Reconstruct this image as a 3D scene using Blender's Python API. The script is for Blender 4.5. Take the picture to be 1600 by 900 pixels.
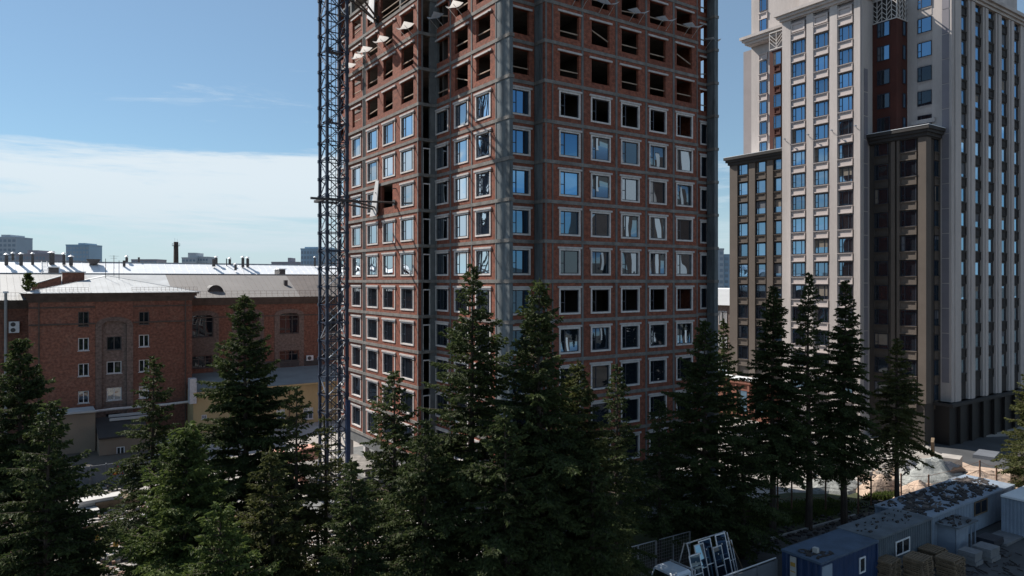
import bpy, math, random
import numpy as np
from mathutils import Vector
random.seed(7)
for o in list(bpy.data.objects): bpy.data.objects.remove(o)
scn = bpy.context.scene
col = scn.collection
R = math.radians

# ------------------------------------------------------------------ camera, sky, sun, exposure
F, HZ, CZ = 1110.0, 439.5, 19.5                    # focal length in photo pixels, horizon row, eye height
cd = bpy.data.cameras.new('camera'); cam = bpy.data.objects.new('camera', cd); col.objects.link(cam)
cam.location = (0, 0, CZ); cam.rotation_euler = (R(90), 0, 0)
cd.sensor_width = 36; cd.lens = 36*F/1600; cd.shift_y = -(450-HZ)/1600
cd.clip_start = .5; cd.clip_end = 9000
scn.camera = cam
SUN = Vector((-.84, .54, 0)).normalized(); EL = 45
SUN = Vector((SUN.x*math.cos(R(EL)), SUN.y*math.cos(R(EL)), math.sin(R(EL))))
sl = bpy.data.lights.new('sun', 'SUN'); sl.energy = 5.0; sl.angle = R(.5); sl.color = (1, .94, .86)
so = bpy.data.objects.new('sun', sl); col.objects.link(so)
so.rotation_euler = SUN.to_track_quat('Z', 'Y').to_euler()
w = bpy.data.worlds.new('World'); scn.world = w; w.use_nodes = True
nt = w.node_tree; nt.nodes.clear(); N = nt.nodes.new; L = nt.links.new
sky = N('ShaderNodeTexSky'); sky.sky_type = 'NISHITA'; sky.sun_disc = False
sky.sun_elevation = R(EL); sky.sun_rotation = math.atan2(SUN.x, SUN.y)
sky.air_density = 1.0; sky.dust_density = .1; sky.ozone_density = 1.1
tc = N('ShaderNodeTexCoord'); sep = N('ShaderNodeSeparateXYZ'); L(tc.outputs['Generated'], sep.inputs[0])
mp = N('ShaderNodeMapping'); mp.inputs['Scale'].default_value = (1.0, 1.0, 9.0); mp.inputs['Location'].default_value = (.35, .2, .1)
L(tc.outputs['Generated'], mp.inputs[0])
n1 = N('ShaderNodeTexNoise'); n1.inputs['Scale'].default_value = 2.8; n1.inputs['Detail'].default_value = 9; n1.inputs['Roughness'].default_value = .66; n1.inputs['Distortion'].default_value = .35
L(mp.outputs[0], n1.inputs['Vector'])
# density of the cloud bank by height above the horizon, denser to the left of the street
band = N('ShaderNodeValToRGB'); band.color_ramp.interpolation = 'EASE'
for e in range(3): band.color_ramp.elements.new(.5)
for el, (p, v) in zip(band.color_ramp.elements, ((0.0, .1), (.05, .35), (.092, .86), (.158, 1.0), (.182, -.2))): el.position = p; el.color = (v, v, v, 1)
L(sep.outputs['Z'], band.inputs[0])
side = N('ShaderNodeMapRange'); side.inputs[1].default_value = -.35; side.inputs[2].default_value = .25; side.inputs[3].default_value = 1; side.inputs[4].default_value = .45
L(sep.outputs['X'], side.inputs[0])
m1 = N('ShaderNodeMath'); m1.operation = 'MULTIPLY'; L(band.outputs[0], m1.inputs[0]); L(side.outputs[0], m1.inputs[1])
m2 = N('ShaderNodeMath'); m2.operation = 'MULTIPLY_ADD'; m2.inputs[1].default_value = 2.7; L(m1.outputs[0], m2.inputs[2]); L(n1.outputs['Fac'], m2.inputs[0])
cr = N('ShaderNodeMapRange'); cr.inputs[1].default_value = 1.62; cr.inputs[2].default_value = 2.3; cr.inputs[3].default_value = 0; cr.inputs[4].default_value = .88
cr.interpolation_type = 'SMOOTHSTEP'
L(m2.outputs[0], cr.inputs[0])
tint = N('ShaderNodeMix'); tint.data_type = 'RGBA'; tint.blend_type = 'MULTIPLY'; tint.inputs[0].default_value = 1; L(sky.outputs[0], tint.inputs[6]); tint.inputs[7].default_value = (.76, 1.04, 1.18, 1)
mx = N('ShaderNodeMix'); mx.data_type = 'RGBA'; L(cr.outputs[0], mx.inputs[0]); L(tint.outputs[2], mx.inputs[6]); mx.inputs[7].default_value = (10.2, 11.0, 11.5, 1)
hz = N('ShaderNodeMapRange'); hz.inputs[1].default_value = 0; hz.inputs[2].default_value = .15; hz.inputs[3].default_value = .85; hz.inputs[4].default_value = .22; hz.interpolation_type = 'SMOOTHSTEP'; L(sep.outputs['Z'], hz.inputs[0])
hm = N('ShaderNodeMix'); hm.data_type = 'RGBA'; L(hz.outputs[0], hm.inputs[0]); L(mx.outputs[2], hm.inputs[6]); hm.inputs[7].default_value = (6.9, 8.4, 9.4, 1)
bg = N('ShaderNodeBackground'); bg.inputs['Strength'].default_value = .057; L(hm.outputs[2], bg.inputs[0])
ow = N('ShaderNodeOutputWorld'); L(bg.outputs[0], ow.inputs[0])
scn.render.engine = 'CYCLES'
scn.cycles.max_bounces = 5; scn.cycles.diffuse_bounces = 1; scn.cycles.glossy_bounces = 3; scn.cycles.transparent_max_bounces = 6
scn.cycles.caustics_reflective = False; scn.cycles.caustics_refractive = False
scn.view_settings.view_transform = 'Standard'; scn.view_settings.look = 'None'
scn.view_settings.exposure = .55; scn.view_settings.gamma = 1

# ------------------------------------------------------------------ the city grid: a runs along the right faces, b along the left faces
rx, ry, lx, ly = .8231, .5678, -.5678, .8231
ANG = math.atan2(ry, rx)
def on_a(px, a):
    k = (px-800)/F; return a*(k*ry-rx)/(lx-k*ly)
def on_b(px, b):
    k = (px-800)/F; return b*(k*ly-lx)/(rx-k*ry)
def YY(a, b): return a*ry+b*ly
def zat(py, a, b): return CZ-(py-HZ)*YY(a, b)/F
def ab(x, y): return x*rx+y*ry, x*lx+y*ly
def pY(px, Y): return ab((px-800)/F*Y, Y)
def grd(px, py, z=0):
    Y = (CZ-z)*F/(py-HZ); return pY(px, Y)
def wpos(a, b, z): return Vector((a*rx+b*lx, a*ry+b*ly, z))

# ------------------------------------------------------------------ materials
MATS = {}
def mk(name, c, var=.18, scale=.6, rough=.85, bump=.15, metal=0, c2=None, streak=0, fine=14, spec=None, ripple=None):
    m = bpy.data.materials.new(name); m.use_nodes = True; t = m.node_tree; n = t.nodes; l = t.links
    b = n['Principled BSDF']; b.inputs['Roughness'].default_value = rough; b.inputs['Metallic'].default_value = metal
    if spec is not None: b.inputs['Specular IOR Level'].default_value = spec
    g = n.new('ShaderNodeNewGeometry'); src = g.outputs['Position']
    if streak:
        mp = n.new('ShaderNodeMapping'); mp.inputs['Scale'].default_value = (1, 1, 1/streak); l.new(src, mp.inputs[0]); vs = mp.outputs[0]
    else: vs = src
    a = n.new('ShaderNodeTexNoise'); a.inputs['Scale'].default_value = scale; a.inputs['Detail'].default_value = 6; a.inputs['Roughness'].default_value = .6; l.new(vs, a.inputs['Vector'])
    f = n.new('ShaderNodeTexNoise'); f.inputs['Scale'].default_value = fine; f.inputs['Detail'].default_value = 3; l.new(vs, f.inputs['Vector'])
    ad = n.new('ShaderNodeMath'); ad.operation = 'MULTIPLY_ADD'; l.new(f.outputs['Fac'], ad.inputs[0]); ad.inputs[1].default_value = .35; l.new(a.outputs['Fac'], ad.inputs[2])
    rmp = n.new('ShaderNodeMapRange'); rmp.inputs[1].default_value = .45; rmp.inputs[2].default_value = .9; l.new(ad.outputs[0], rmp.inputs[0])
    mix = n.new('ShaderNodeMix'); mix.data_type = 'RGBA'
    lo = tuple(max(0, x*(1-var)) for x in c) if c2 is None else c; hi = tuple(x*(1+var) for x in c) if c2 is None else c2
    mix.inputs[6].default_value = (*lo, 1); mix.inputs[7].default_value = (*hi, 1); l.new(rmp.outputs[0], mix.inputs[0])
    l.new(mix.outputs[2], b.inputs['Base Color'])
    if bump:
        bp = n.new('ShaderNodeBump'); bp.inputs['Strength'].default_value = bump; bp.inputs['Distance'].default_value = .05
        l.new(f.outputs['Fac'], bp.inputs['Height']); l.new(bp.outputs[0], b.inputs['Normal'])
    MATS[name] = m; return m
def brick(name, c1, c2, mortar, pale, pale_amt=.5, sx=.25, sy=.075):
    m = bpy.data.materials.new(name); m.use_nodes = True; t = m.node_tree; n = t.nodes; l = t.links
    b = n['Principled BSDF']; b.inputs['Roughness'].default_value = .9
    g = n.new('ShaderNodeNewGeometry'); mp = n.new('ShaderNodeMapping'); mp.inputs['Rotation'].default_value = (0, 0, -ANG); l.new(g.outputs['Position'], mp.inputs[0])
    s = n.new('ShaderNodeSeparateXYZ'); l.new(mp.outputs[0], s.inputs[0])
    ad = n.new('ShaderNodeMath'); ad.operation = 'ADD'; l.new(s.outputs[0], ad.inputs[0]); l.new(s.outputs[1], ad.inputs[1])
    cb = n.new('ShaderNodeCombineXYZ'); l.new(ad.outputs[0], cb.inputs[0]); l.new(s.outputs[2], cb.inputs[1])
    br = n.new('ShaderNodeTexBrick'); l.new(cb.outputs[0], br.inputs['Vector']); br.inputs['Scale'].default_value = 1
    br.inputs['Brick Width'].default_value = sx; br.inputs['Row Height'].default_value = sy; br.inputs['Mortar Size'].default_value = .008; br.inputs['Bias'].default_value = -.1
    br.inputs['Color1'].default_value = (*c1, 1); br.inputs['Color2'].default_value = (*c2, 1); br.inputs['Mortar'].default_value = (*mortar, 1)
    no = n.new('ShaderNodeTexNoise'); no.inputs['Scale'].default_value = .9; no.inputs['Detail'].default_value = 8; no.inputs['Roughness'].default_value = .68; l.new(g.outputs['Position'], no.inputs['Vector'])
    rm = n.new('ShaderNodeMapRange'); rm.inputs[1].default_value = .52; rm.inputs[2].default_value = .8; rm.inputs[4].default_value = pale_amt; l.new(no.outputs['Fac'], rm.inputs[0])
    mix = n.new('ShaderNodeMix'); mix.data_type = 'RGBA'; l.new(rm.outputs[0], mix.inputs[0]); l.new(br.outputs['Color'], mix.inputs[6]); mix.inputs[7].default_value = (*pale, 1)
    n2 = n.new('ShaderNodeTexNoise'); n2.inputs['Scale'].default_value = 3.5; n2.inputs['Detail'].default_value = 5; l.new(cb.outputs[0], n2.inputs['Vector'])
    r2 = n.new('ShaderNodeMapRange'); r2.inputs[1].default_value = .3; r2.inputs[2].default_value = .75; r2.inputs[3].default_value = .55; r2.inputs[4].default_value = 1.3; l.new(n2.outputs['Fac'], r2.inputs[0])
    oi = n.new('ShaderNodeObjectInfo'); ov = n.new('ShaderNodeMapRange'); ov.inputs[3].default_value = .84; ov.inputs[4].default_value = 1.14; l.new(oi.outputs['Random'], ov.inputs[0]); om = n.new('ShaderNodeMath'); om.operation = 'MULTIPLY'; l.new(ov.outputs[0], om.inputs[0]); l.new(r2.outputs[0], om.inputs[1])
    hs = n.new('ShaderNodeHueSaturation'); l.new(om.outputs[0], hs.inputs['Value']); l.new(mix.outputs[2], hs.inputs['Color']); l.new(hs.outputs[0], b.inputs['Base Color'])
    bp = n.new('ShaderNodeBump'); bp.inputs['Strength'].default_value = .4; bp.inputs['Distance'].default_value = .01; bp.invert = True
    l.new(br.outputs['Fac'], bp.inputs['Height']); l.new(bp.outputs[0], b.inputs['Normal'])
    MATS[name] = m; return m
def glass(name, tint=(.012, .016, .022), amt=.55, warp=.0, scale=.5, rough=.02, gcol=(.8, .9, 1)):
    """coated window glass: dark room behind, sky mirrored in a slightly bowed pane, each pane bowed in its own way"""
    m = bpy.data.materials.new(name); m.use_nodes = True; t = m.node_tree; n = t.nodes; l = t.links; n.clear()
    o = n.new('ShaderNodeOutputMaterial'); d = n.new('ShaderNodeBsdfDiffuse'); d.inputs[0].default_value = (*tint, 1)
    gl = n.new('ShaderNodeBsdfGlossy'); gl.inputs['Roughness'].default_value = rough; gl.inputs['Color'].default_value = (*gcol, 1)
    lw = n.new('ShaderNodeLayerWeight'); lw.inputs[0].default_value = .35
    mr = n.new('ShaderNodeMapRange'); l.new(lw.outputs['Facing'], mr.inputs[0]); mr.inputs[3].default_value = amt; mr.inputs[4].default_value = min(1, amt+.35)
    oj = n.new('ShaderNodeObjectInfo'); vr = n.new('ShaderNodeMapRange'); vr.inputs[3].default_value = .62; vr.inputs[4].default_value = 1.12; l.new(oj.outputs['Random'], vr.inputs[0]); vm = n.new('ShaderNodeMath'); vm.operation = 'MULTIPLY'; l.new(mr.outputs[0], vm.inputs[0]); l.new(vr.outputs[0], vm.inputs[1])
    ms = n.new('ShaderNodeMixShader'); l.new(vm.outputs[0], ms.inputs[0]); l.new(d.outputs[0], ms.inputs[1]); l.new(gl.outputs[0], ms.inputs[2]); l.new(ms.outputs[0], o.inputs[0])
    if warp:
        tcn = n.new('ShaderNodeTexCoord'); oi = n.new('ShaderNodeObjectInfo')
        sc = n.new('ShaderNodeVectorMath'); sc.operation = 'SCALE'; sc.inputs[0].default_value = (37, 51, 23); l.new(oi.outputs['Random'], sc.inputs['Scale'])
        av = n.new('ShaderNodeVectorMath'); l.new(tcn.outputs['Object'], av.inputs[0]); l.new(sc.outputs[0], av.inputs[1])
        no = n.new('ShaderNodeTexNoise'); no.inputs['Scale'].default_value = scale; no.inputs['Detail'].default_value = .3; l.new(av.outputs[0], no.inputs['Vector'])
        # pillow: panes bow towards their middle
        ln = n.new('ShaderNodeVectorMath'); ln.operation = 'LENGTH'; l.new(tcn.outputs['Object'], ln.inputs[0])
        pw = n.new('ShaderNodeMath'); pw.operation = 'POWER'; l.new(ln.outputs['Value'], pw.inputs[0]); pw.inputs[1].default_value = 2.2
        rs = n.new('ShaderNodeMapRange'); l.new(oi.outputs['Random'], rs.inputs[0]); rs.inputs[3].default_value = -1.0; rs.inputs[4].default_value = 1.1
        ml = n.new('ShaderNodeMath'); ml.operation = 'MULTIPLY'; l.new(pw.outputs[0], ml.inputs[0]); l.new(rs.outputs[0], ml.inputs[1])
        sm = n.new('ShaderNodeMath'); l.new(ml.outputs[0], sm.inputs[0]); l.new(no.outputs['Fac'], sm.inputs[1])
        bp = n.new('ShaderNodeBump'); bp.inputs['Strength'].default_value = 1; bp.inputs['Distance'].default_value = warp
        l.new(sm.outputs[0], bp.inputs['Height']); l.new(bp.outputs[0], gl.inputs['Normal'])
    MATS[name] = m; return m

brick('new_brick', (.295, .075, .037), (.215, .050, .027), (.24, .14, .10), (.36, .16, .105), .55)
brick('old_brick', (.27, .098, .058), (.18, .066, .044), (.21, .145, .115), (.30, .18, .13), .75)
brick('pale_brick', (.21, .145, .12), (.175, .12, .10), (.19, .155, .135), (.19, .145, .125), .4)
mk('concrete', (.145, .148, .147), .3, .9, .9, .2)
mk('slab_concrete', (.195, .18, .165), .4, 1.7, .9, .2)
mk('shear_concrete', (.125, .142, .15), .55, 1.6, .88, .25, streak=7)
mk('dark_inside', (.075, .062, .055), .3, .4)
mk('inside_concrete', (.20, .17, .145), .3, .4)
mk('plaster', (.66, .61, .58), .2, 2.5, .8, .1)
mk('lintel_concrete', (.52, .48, .46), .2, 2.5, .8, .1)
mk('plank', (.36, .27, .2), .3, 2)
mk('tarp', (.60, .58, .57), .15, 1, .6, .2)
mk('blind_grey', (.12, .125, .14), .1, 2)
mk('blind_beige', (.2, .17, .14), .1, 2)
mk('sash', (.018, .024, .04), .2, 1, .45, 0)
mk('white_frame', (.75, .75, .76), .08, 2, .5, 0)
mk('brown_frame', (.10, .085, .08), .2, 2, .6, 0)
glass('tower_glass', warp=.16, scale=.3, amt=.2, gcol=(.6, .78, .95))
glass('flat_glass', warp=.015, scale=.5, amt=.36, gcol=(.3, .62, 1))
glass('side_glass', warp=.03, scale=.6, amt=.62)
glass('blue_glass', warp=.015, scale=.5, amt=.42, gcol=(.42, .70, 1))
glass('dull_glass', warp=.01, amt=.06)
glass('old_glass', warp=.012, scale=.5, amt=.25)
mk('beige', (.48, .43, .405), .2, .35, .85, .05, streak=8)
mk('beige_panel', (.55, .48, .455), .07, .4, .85, .05)
mk('recess_beige', (.28, .25, .25), .1, .4)
mk('grey_panel', (.22, .205, .23), .1, .4, .7, 0)
mk('brown_render', (.062, .052, .045), .16, .3, .85, .05, streak=3)
mk('brown_panel', (.115, .092, .076), .12, .4, .85, .05)
mk('dark_cornice', (.036, .033, .032), .2, .6)
mk('dark_spandrel', (.04, .036, .035), .2, .6)
mk('red_render', (.075, .02, .013), .2, .4)
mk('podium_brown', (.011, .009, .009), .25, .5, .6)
mk('cast_lattice', (.62, .58, .55), .1, 1)
mk('red_podium', (.27, .11, .075), .2, .6)
mk('navy_steel', (.018, .028, .055), .35, 3, .5, .1)
mk('grey_steel', (.36, .40, .46), .25, 3, .45, .1, metal=.2)
mk('dark_steel', (.06, .055, .055), .3, 3, .6, .1)
mk('rust_steel', (.17, .09, .06), .4, 3, .8, .2)
mk('roof_white', (.80, .82, .84), .07, .35, .42, .02, streak=.2)
mk('roof_grey', (.33, .33, .325), .12, .35, .6, .03)
mk('roof_taupe', (.20, .185, .175), .1, .3, .7, .03)
mk('roof_brown', (.12, .10, .09), .2, .5, .7, .1)
mk('roof_slope', (.43, .445, .45), .2, .4, .55, .03)
mk('roof_corr', (.33, .335, .33), .15, .5, .7, .1)
mk('yellow_render', (.50, .38, .2), .15, .5, .9, .1, streak=3)
mk('beige_render', (.24, .19, .145), .12, .5, .9, .1)
mk('cornice_stone', (.10, .075, .062), .35, 1.2, .9, .3)
mk('dark_wall', (.09, .065, .055), .3, .6)
mk('steel_light', (.52, .53, .55), .2, 3, .5, .05, metal=.2)
mk('ground_earth', (.085, .072, .058), .4, .12, .95, .4, fine=2.2)
mk('yard_concrete', (.34, .315, .29), .35, .14, .92, .3, fine=1.6)
mk('sand', (.40, .30, .23), .4, .9, .95, .9, fine=7)
mk('gravel_grey', (.26, .27, .26), .45, 1.2, .95, .9, fine=9)
mk('asphalt', (.058, .060, .064), .35, .25, .8, .2, fine=3)
mk('verge', (.045, .055, .022), .5, .3, .95, .6, fine=4)
mk('kerb', (.30, .29, .28), .25, 1)
mk('cabin_blue', (.018, .042, .11), .2, 1.2, .5, .05)
mk('cabin_white', (.24, .29, .36), .15, 1, .55, .05)
mk('cabin_grey', (.10, .125, .15), .2, 1, .6, .05)
mk('roof_blue', (.07, .105, .16), .3, .8, .7, .2)
mk('roof_felt', (.12, .14, .16), .35, .7, .85, .3)
mk('debris', (.035, .030, .030), .5, 3, .9, .3)
mk('wood', (.17, .12, .075), .35, 2, .9, .2)
mk('wood_dark', (.12, .085, .06), .3, 2, .9, .2)
mk('yellow_board', (.46, .27, .055), .2, 2)
mk('block_grey', (.17, .175, .185), .2, 2)
mk('pink_brick', (.55, .29, .22), .25, 3)
mk('white_sheet', (.44, .43, .41), .1, 2, .7, .1)
mk('fence_panel', (.12, .13, .15), .2, .8, .85, .15)
mk('sign_yellow', (.62, .38, .05), .1, 2)
mk('sign_red', (.5, .06, .03), .1, 2)
mk('bark', (.065, .047, .036), .45, 3, .95, .5, streak=4)
mk('truck_paint', (.55, .60, .66), .08, 2, .35, 0)
mk('tyre', (.02, .02, .02), .2, 4)
mk('tarp_dark', (.03, .034, .045), .3, 1.5, .45, .3)
mk('far_grey', (.42, .47, .52), .12, .03)  # far city colours are paled, haze put into the paint
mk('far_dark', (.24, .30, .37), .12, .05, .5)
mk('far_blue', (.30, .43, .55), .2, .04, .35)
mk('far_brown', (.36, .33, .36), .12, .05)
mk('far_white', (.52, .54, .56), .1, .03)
def foliage(name, dark, light, tr=.25):
    m = bpy.data.materials.new(name); m.use_nodes = True; t = m.node_tree; n = t.nodes; l = t.links
    b = n['Principled BSDF']; b.inputs['Roughness'].default_value = .7; b.inputs['Specular IOR Level'].default_value = .25
    g = n.new('ShaderNodeNewGeometry'); no = n.new('ShaderNodeTexNoise'); no.inputs['Scale'].default_value = .55; no.inputs['Detail'].default_value = 4; l.new(g.outputs['Position'], no.inputs['Vector'])
    ad = n.new('ShaderNodeMath'); ad.operation = 'MULTIPLY_ADD'; l.new(g.outputs['Random Per Island'], ad.inputs[0]); ad.inputs[1].default_value = .55; l.new(no.outputs['Fac'], ad.inputs[2])
    mr = n.new('ShaderNodeMapRange'); mr.inputs[1].default_value = .35; mr.inputs[2].default_value = 1.1; l.new(ad.outputs[0], mr.inputs[0])
    mix = n.new('ShaderNodeMix'); mix.data_type = 'RGBA'; l.new(mr.outputs[0], mix.inputs[0]); mix.inputs[6].default_value = (*dark, 1); mix.inputs[7].default_value = (*light, 1)
    l.new(mix.outputs[2], b.inputs['Base Color'])
    tl = n.new('ShaderNodeBsdfTranslucent'); l.new(mix.outputs[2], tl.inputs[0]); ms = n.new('ShaderNodeMixShader'); ms.inputs[0].default_value = tr
    l.new(b.outputs[0], ms.inputs[1]); l.new(tl.outputs[0], ms.inputs[2]); l.new(ms.outputs[0], n['Material Output'].inputs[0])
    MATS[name] = m
foliage('spruce_needles', (.014, .023, .010), (.088, .114, .038), .35)
foliage('olive_needles', (.022, .030, .012), (.130, .138, .045), .35)
foliage('green_leaves', (.018, .032, .011), (.13, .17, .044), .35)

def translucent(name, amt):
    m = MATS[name]; n = m.node_tree.nodes; l = m.node_tree.links; b = n['Principled BSDF']; src = b.inputs['Base Color'].links[0].from_socket
    tl = n.new('ShaderNodeBsdfTranslucent'); l.new(src, tl.inputs[0]); ms = n.new('ShaderNodeMixShader'); ms.inputs[0].default_value = amt
    l.new(b.outputs[0], ms.inputs[1]); l.new(tl.outputs[0], ms.inputs[2]); l.new(ms.outputs[0], n['Material Output'].inputs[0])
mk('catch_cloth', (.72, .70, .68), .1, 1, .7, .1); translucent('catch_cloth', .45)

# ------------------------------------------------------------------ mesh helpers
def tag(o, label=None, cat=None, group=None, kind=None):
    if label: o['label'] = label
    if cat: o['category'] = cat
    if group: o['group'] = group
    if kind: o['kind'] = kind
    return o
def thing(name, label, cat, a, b, group=None, z=0, rot=None):
    o = bpy.data.objects.new(name, None); col.objects.link(o); o.location = wpos(a, b, z)
    o.rotation_euler = (0, 0, ANG if rot is None else rot); o.empty_display_size = .5
    o['oa'] = a; o['ob'] = b; o['oz'] = z
    return tag(o, label, cat, group)
class MB:
    """collects shapes given in grid coordinates (a, b, z)"""
    def __init__(s): s.v = []; s.f = []; s.m = []; s.mi = 0
    def quad(s, p): n = len(s.v); s.v += [tuple(x) for x in p]; s.f.append(tuple(range(n, n+len(p)))); s.m.append(s.mi)
    def box(s, x0, x1, y0, y1, z0, z1):
        if x0 > x1: x0, x1 = x1, x0
        if y0 > y1: y0, y1 = y1, y0
        n = len(s.v); s.v += [(x0, y0, z0), (x1, y0, z0), (x1, y1, z0), (x0, y1, z0), (x0, y0, z1), (x1, y0, z1), (x1, y1, z1), (x0, y1, z1)]
        for q in ((0, 3, 2, 1), (4, 5, 6, 7), (0, 1, 5, 4), (1, 2, 6, 5), (2, 3, 7, 6), (3, 0, 4, 7)): s.f.append(tuple(n+i for i in q)); s.m.append(s.mi)
        return s
    def hexa(s, p):
        n = len(s.v); s.v += [tuple(x) for x in p]
        for q in ((0, 3, 2, 1), (4, 5, 6, 7), (0, 1, 5, 4), (1, 2, 6, 5), (2, 3, 7, 6), (3, 0, 4, 7)): s.f.append(tuple(n+i for i in q)); s.m.append(s.mi)
        return s
    def prism(s, poly, z0, z1, taper=None):
        n = len(s.v); k = len(poly); s.v += [(x, y, z0) for x, y in poly]+[(x, y, z1) for x, y in (taper or poly)]
        s.f.append(tuple(n+i for i in reversed(range(k)))); s.f.append(tuple(n+k+i for i in range(k))); s.m += [s.mi]*2
        for i in range(k): j = (i+1) % k; s.f.append((n+i, n+j, n+k+j, n+k+i)); s.m.append(s.mi)
        return s
    def bar(s, p, q, r, k=4, r2=None):
        p = Vector(p); q = Vector(q); d = q-p
        if d.length < 1e-6: return s
        d.normalize(); u = d.cross(Vector((0, 0, 1))) if abs(d.z) < .95 else d.cross(Vector((1, 0, 0))); u.normalize(); v = d.cross(u); r2 = r if r2 is None else r2
        n = len(s.v)
        for c, rr in ((p, r), (q, r2)):
            for i in range(k):
                t = 2*math.pi*(i+.5)/k; s.v.append(tuple(c+(u*math.cos(t)+v*math.sin(t))*rr))
        for i in range(k): j = (i+1) % k; s.f.append((n+i, n+j, n+k+j, n+k+i)); s.m.append(s.mi)
        s.f.append(tuple(n+i for i in reversed(range(k)))); s.f.append(tuple(n+k+i for i in range(k))); s.m += [s.mi]*2
        return s
    def ring(s, x0, x1, z0, z1, t, y0, y1):
        s.box(x0, x0+t, y0, y1, z0, z1); s.box(x1-t, x1, y0, y1, z0, z1); s.box(x0+t, x1-t, y0, y1, z0, z0+t); s.box(x0+t, x1-t, y0, y1, z1-t, z1); return s
    def mesh(s, name, mats, off=(0, 0, 0)):
        me = bpy.data.meshes.new(name); me.from_pydata([(x-off[0], y-off[1], z-off[2]) for x, y, z in s.v], [], s.f)
        for m in ([mats] if isinstance(mats, str) else mats): me.materials.append(MATS[m])
        if any(s.m): me.polygons.foreach_set('material_index', s.m)
        me.update(); return me
    def part(s, name, mat, root, **k):
        """child of a thing; vertices are in absolute grid coordinates"""
        o = bpy.data.objects.new(name, s.mesh(name, mat, (root['oa'], root['ob'], root['oz']))); col.objects.link(o); o.parent = root; return tag(o, **k)
    def top(s, name, mat, **k):
        """top-level single mesh placed at its own base centre"""
        A = np.array(s.v); c = ((A[:, 0].min()+A[:, 0].max())/2, (A[:, 1].min()+A[:, 1].max())/2, A[:, 2].min())
        o = bpy.data.objects.new(name, s.mesh(name, mat, c)); col.objects.link(o); o.location = wpos(*c); o.rotation_euler = (0, 0, ANG); return tag(o, **k)
def link(name, me, parent, loc=(0, 0, 0), rz=0, **k):
    o = bpy.data.objects.new(name, me); col.objects.link(o); o.parent = parent; o.location = loc; o.rotation_euler = (0, 0, rz); return tag(o, **k)
def grid_wall(mb, face, c, u0, u1, z0, z1, th, holes=()):
    """wall with openings. face 'R': plane b=c, u=a. face 'L': plane a=c, u=-b. th = thickness inwards"""
    us = sorted({u0, u1, *[max(u0, min(u1, h[i])) for h in holes for i in (0, 1)]}); zs = sorted({z0, z1, *[max(z0, min(z1, h[i])) for h in holes for i in (2, 3)]})
    for i in range(len(us)-1):
        run = None
        for j in range(len(zs)-1):
            um = (us[i]+us[i+1])/2; zm = (zs[j]+zs[j+1])/2
            solid = not any(h[0] < um < h[1] and h[2] < zm < h[3] for h in holes)
            if solid: run = (run[0], zs[j+1]) if run else (zs[j], zs[j+1])
            if (not solid or j == len(zs)-2) and run: fbox(mb, face, c, us[i], us[i+1], 0, th, *run); run = None
    return mb
def fbox(mb, face, c, u0, u1, d0, d1, z0, z1):
    """box in wall coordinates: u along the wall to the right, d depth into the wall"""
    if face == 'R': mb.box(u0, u1, c+d0, c+d1, z0, z1)
    else: mb.box(c+d0, c+d1, -u1, -u0, z0, z1)
    return mb
def fpos(root, face, c, u, d, z):
    if face == 'R': return (u-root['oa'], c+d-root['ob'], z-root['oz']), 0
    return (c+d-root['oa'], -u-root['ob'], z-root['oz']), -math.pi/2
def fu(face, px, c): return on_b(px, c) if face == 'R' else -on_a(px, c)

# ------------------------------------------------------------------ ground
def sheet(name, pts, z, mat, **k):
    mb = MB(); mb.quad([(a, b, z) for a, b in pts]); return mb.top(name, mat, **k)
g0 = MB(); g0.quad([(-3000, -3000, 0), (3000, -3000, 0), (3000, 3000, 0), (-3000, 3000, 0)]); g0.top('ground', 'ground_earth', kind='structure')
sheet('construction_yard', [(8, 62), (12, 50), (24, 44), (29, 40), (34, 41.5), (52, 41.5), (60, 37), (79, 36), (120, 38), (140, 120), (20, 130), (10, 80)], .004, 'yard_concrete', kind='structure')
sheet('sand_ground', [grd(1335, 792), grd(1400, 806), grd(1600, 775), grd(1640, 745), grd(1600, 722), grd(1450, 716), grd(1340, 740)], .008, 'sand', kind='structure')
sheet('grass_verge', [grd(990, 880), grd(1210, 841), grd(1337, 804), grd(1420, 786), grd(1350, 768), grd(1230, 770), grd(1100, 790), grd(960, 830)], .012, 'verge', kind='structure')
sheet('road', [grd(900, 960), grd(1212, 846), grd(1338, 809), grd(1430, 788), grd(1560, 778), (80, 22), (80, -10), (20, -10)], .008, 'asphalt', kind='structure')
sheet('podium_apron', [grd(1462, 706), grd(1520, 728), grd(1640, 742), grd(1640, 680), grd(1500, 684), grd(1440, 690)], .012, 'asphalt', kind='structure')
kb = MB(); A = grd(1205, 843); B = grd(1337, 806); d = Vector((B[0]-A[0], B[1]-A[1])); nseg = int(d.length/1.0)
for i in range(nseg):
    t0, t1 = i/nseg, (i+.96)/nseg
    p = (A[0]+d.x*t0, A[1]+d.y*t0); q = (A[0]+d.x*t1, A[1]+d.y*t1)
    n = Vector((-d.y, d.x)).normalized()*.09; kb.prism([(p[0]-n.x, p[1]-n.y), (q[0]-n.x, q[1]-n.y), (q[0]+n.x, q[1]+n.y), (p[0]+n.x, p[1]+n.y)], 0, .15)
kb.top('kerb', 'kerb', kind='structure')

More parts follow.
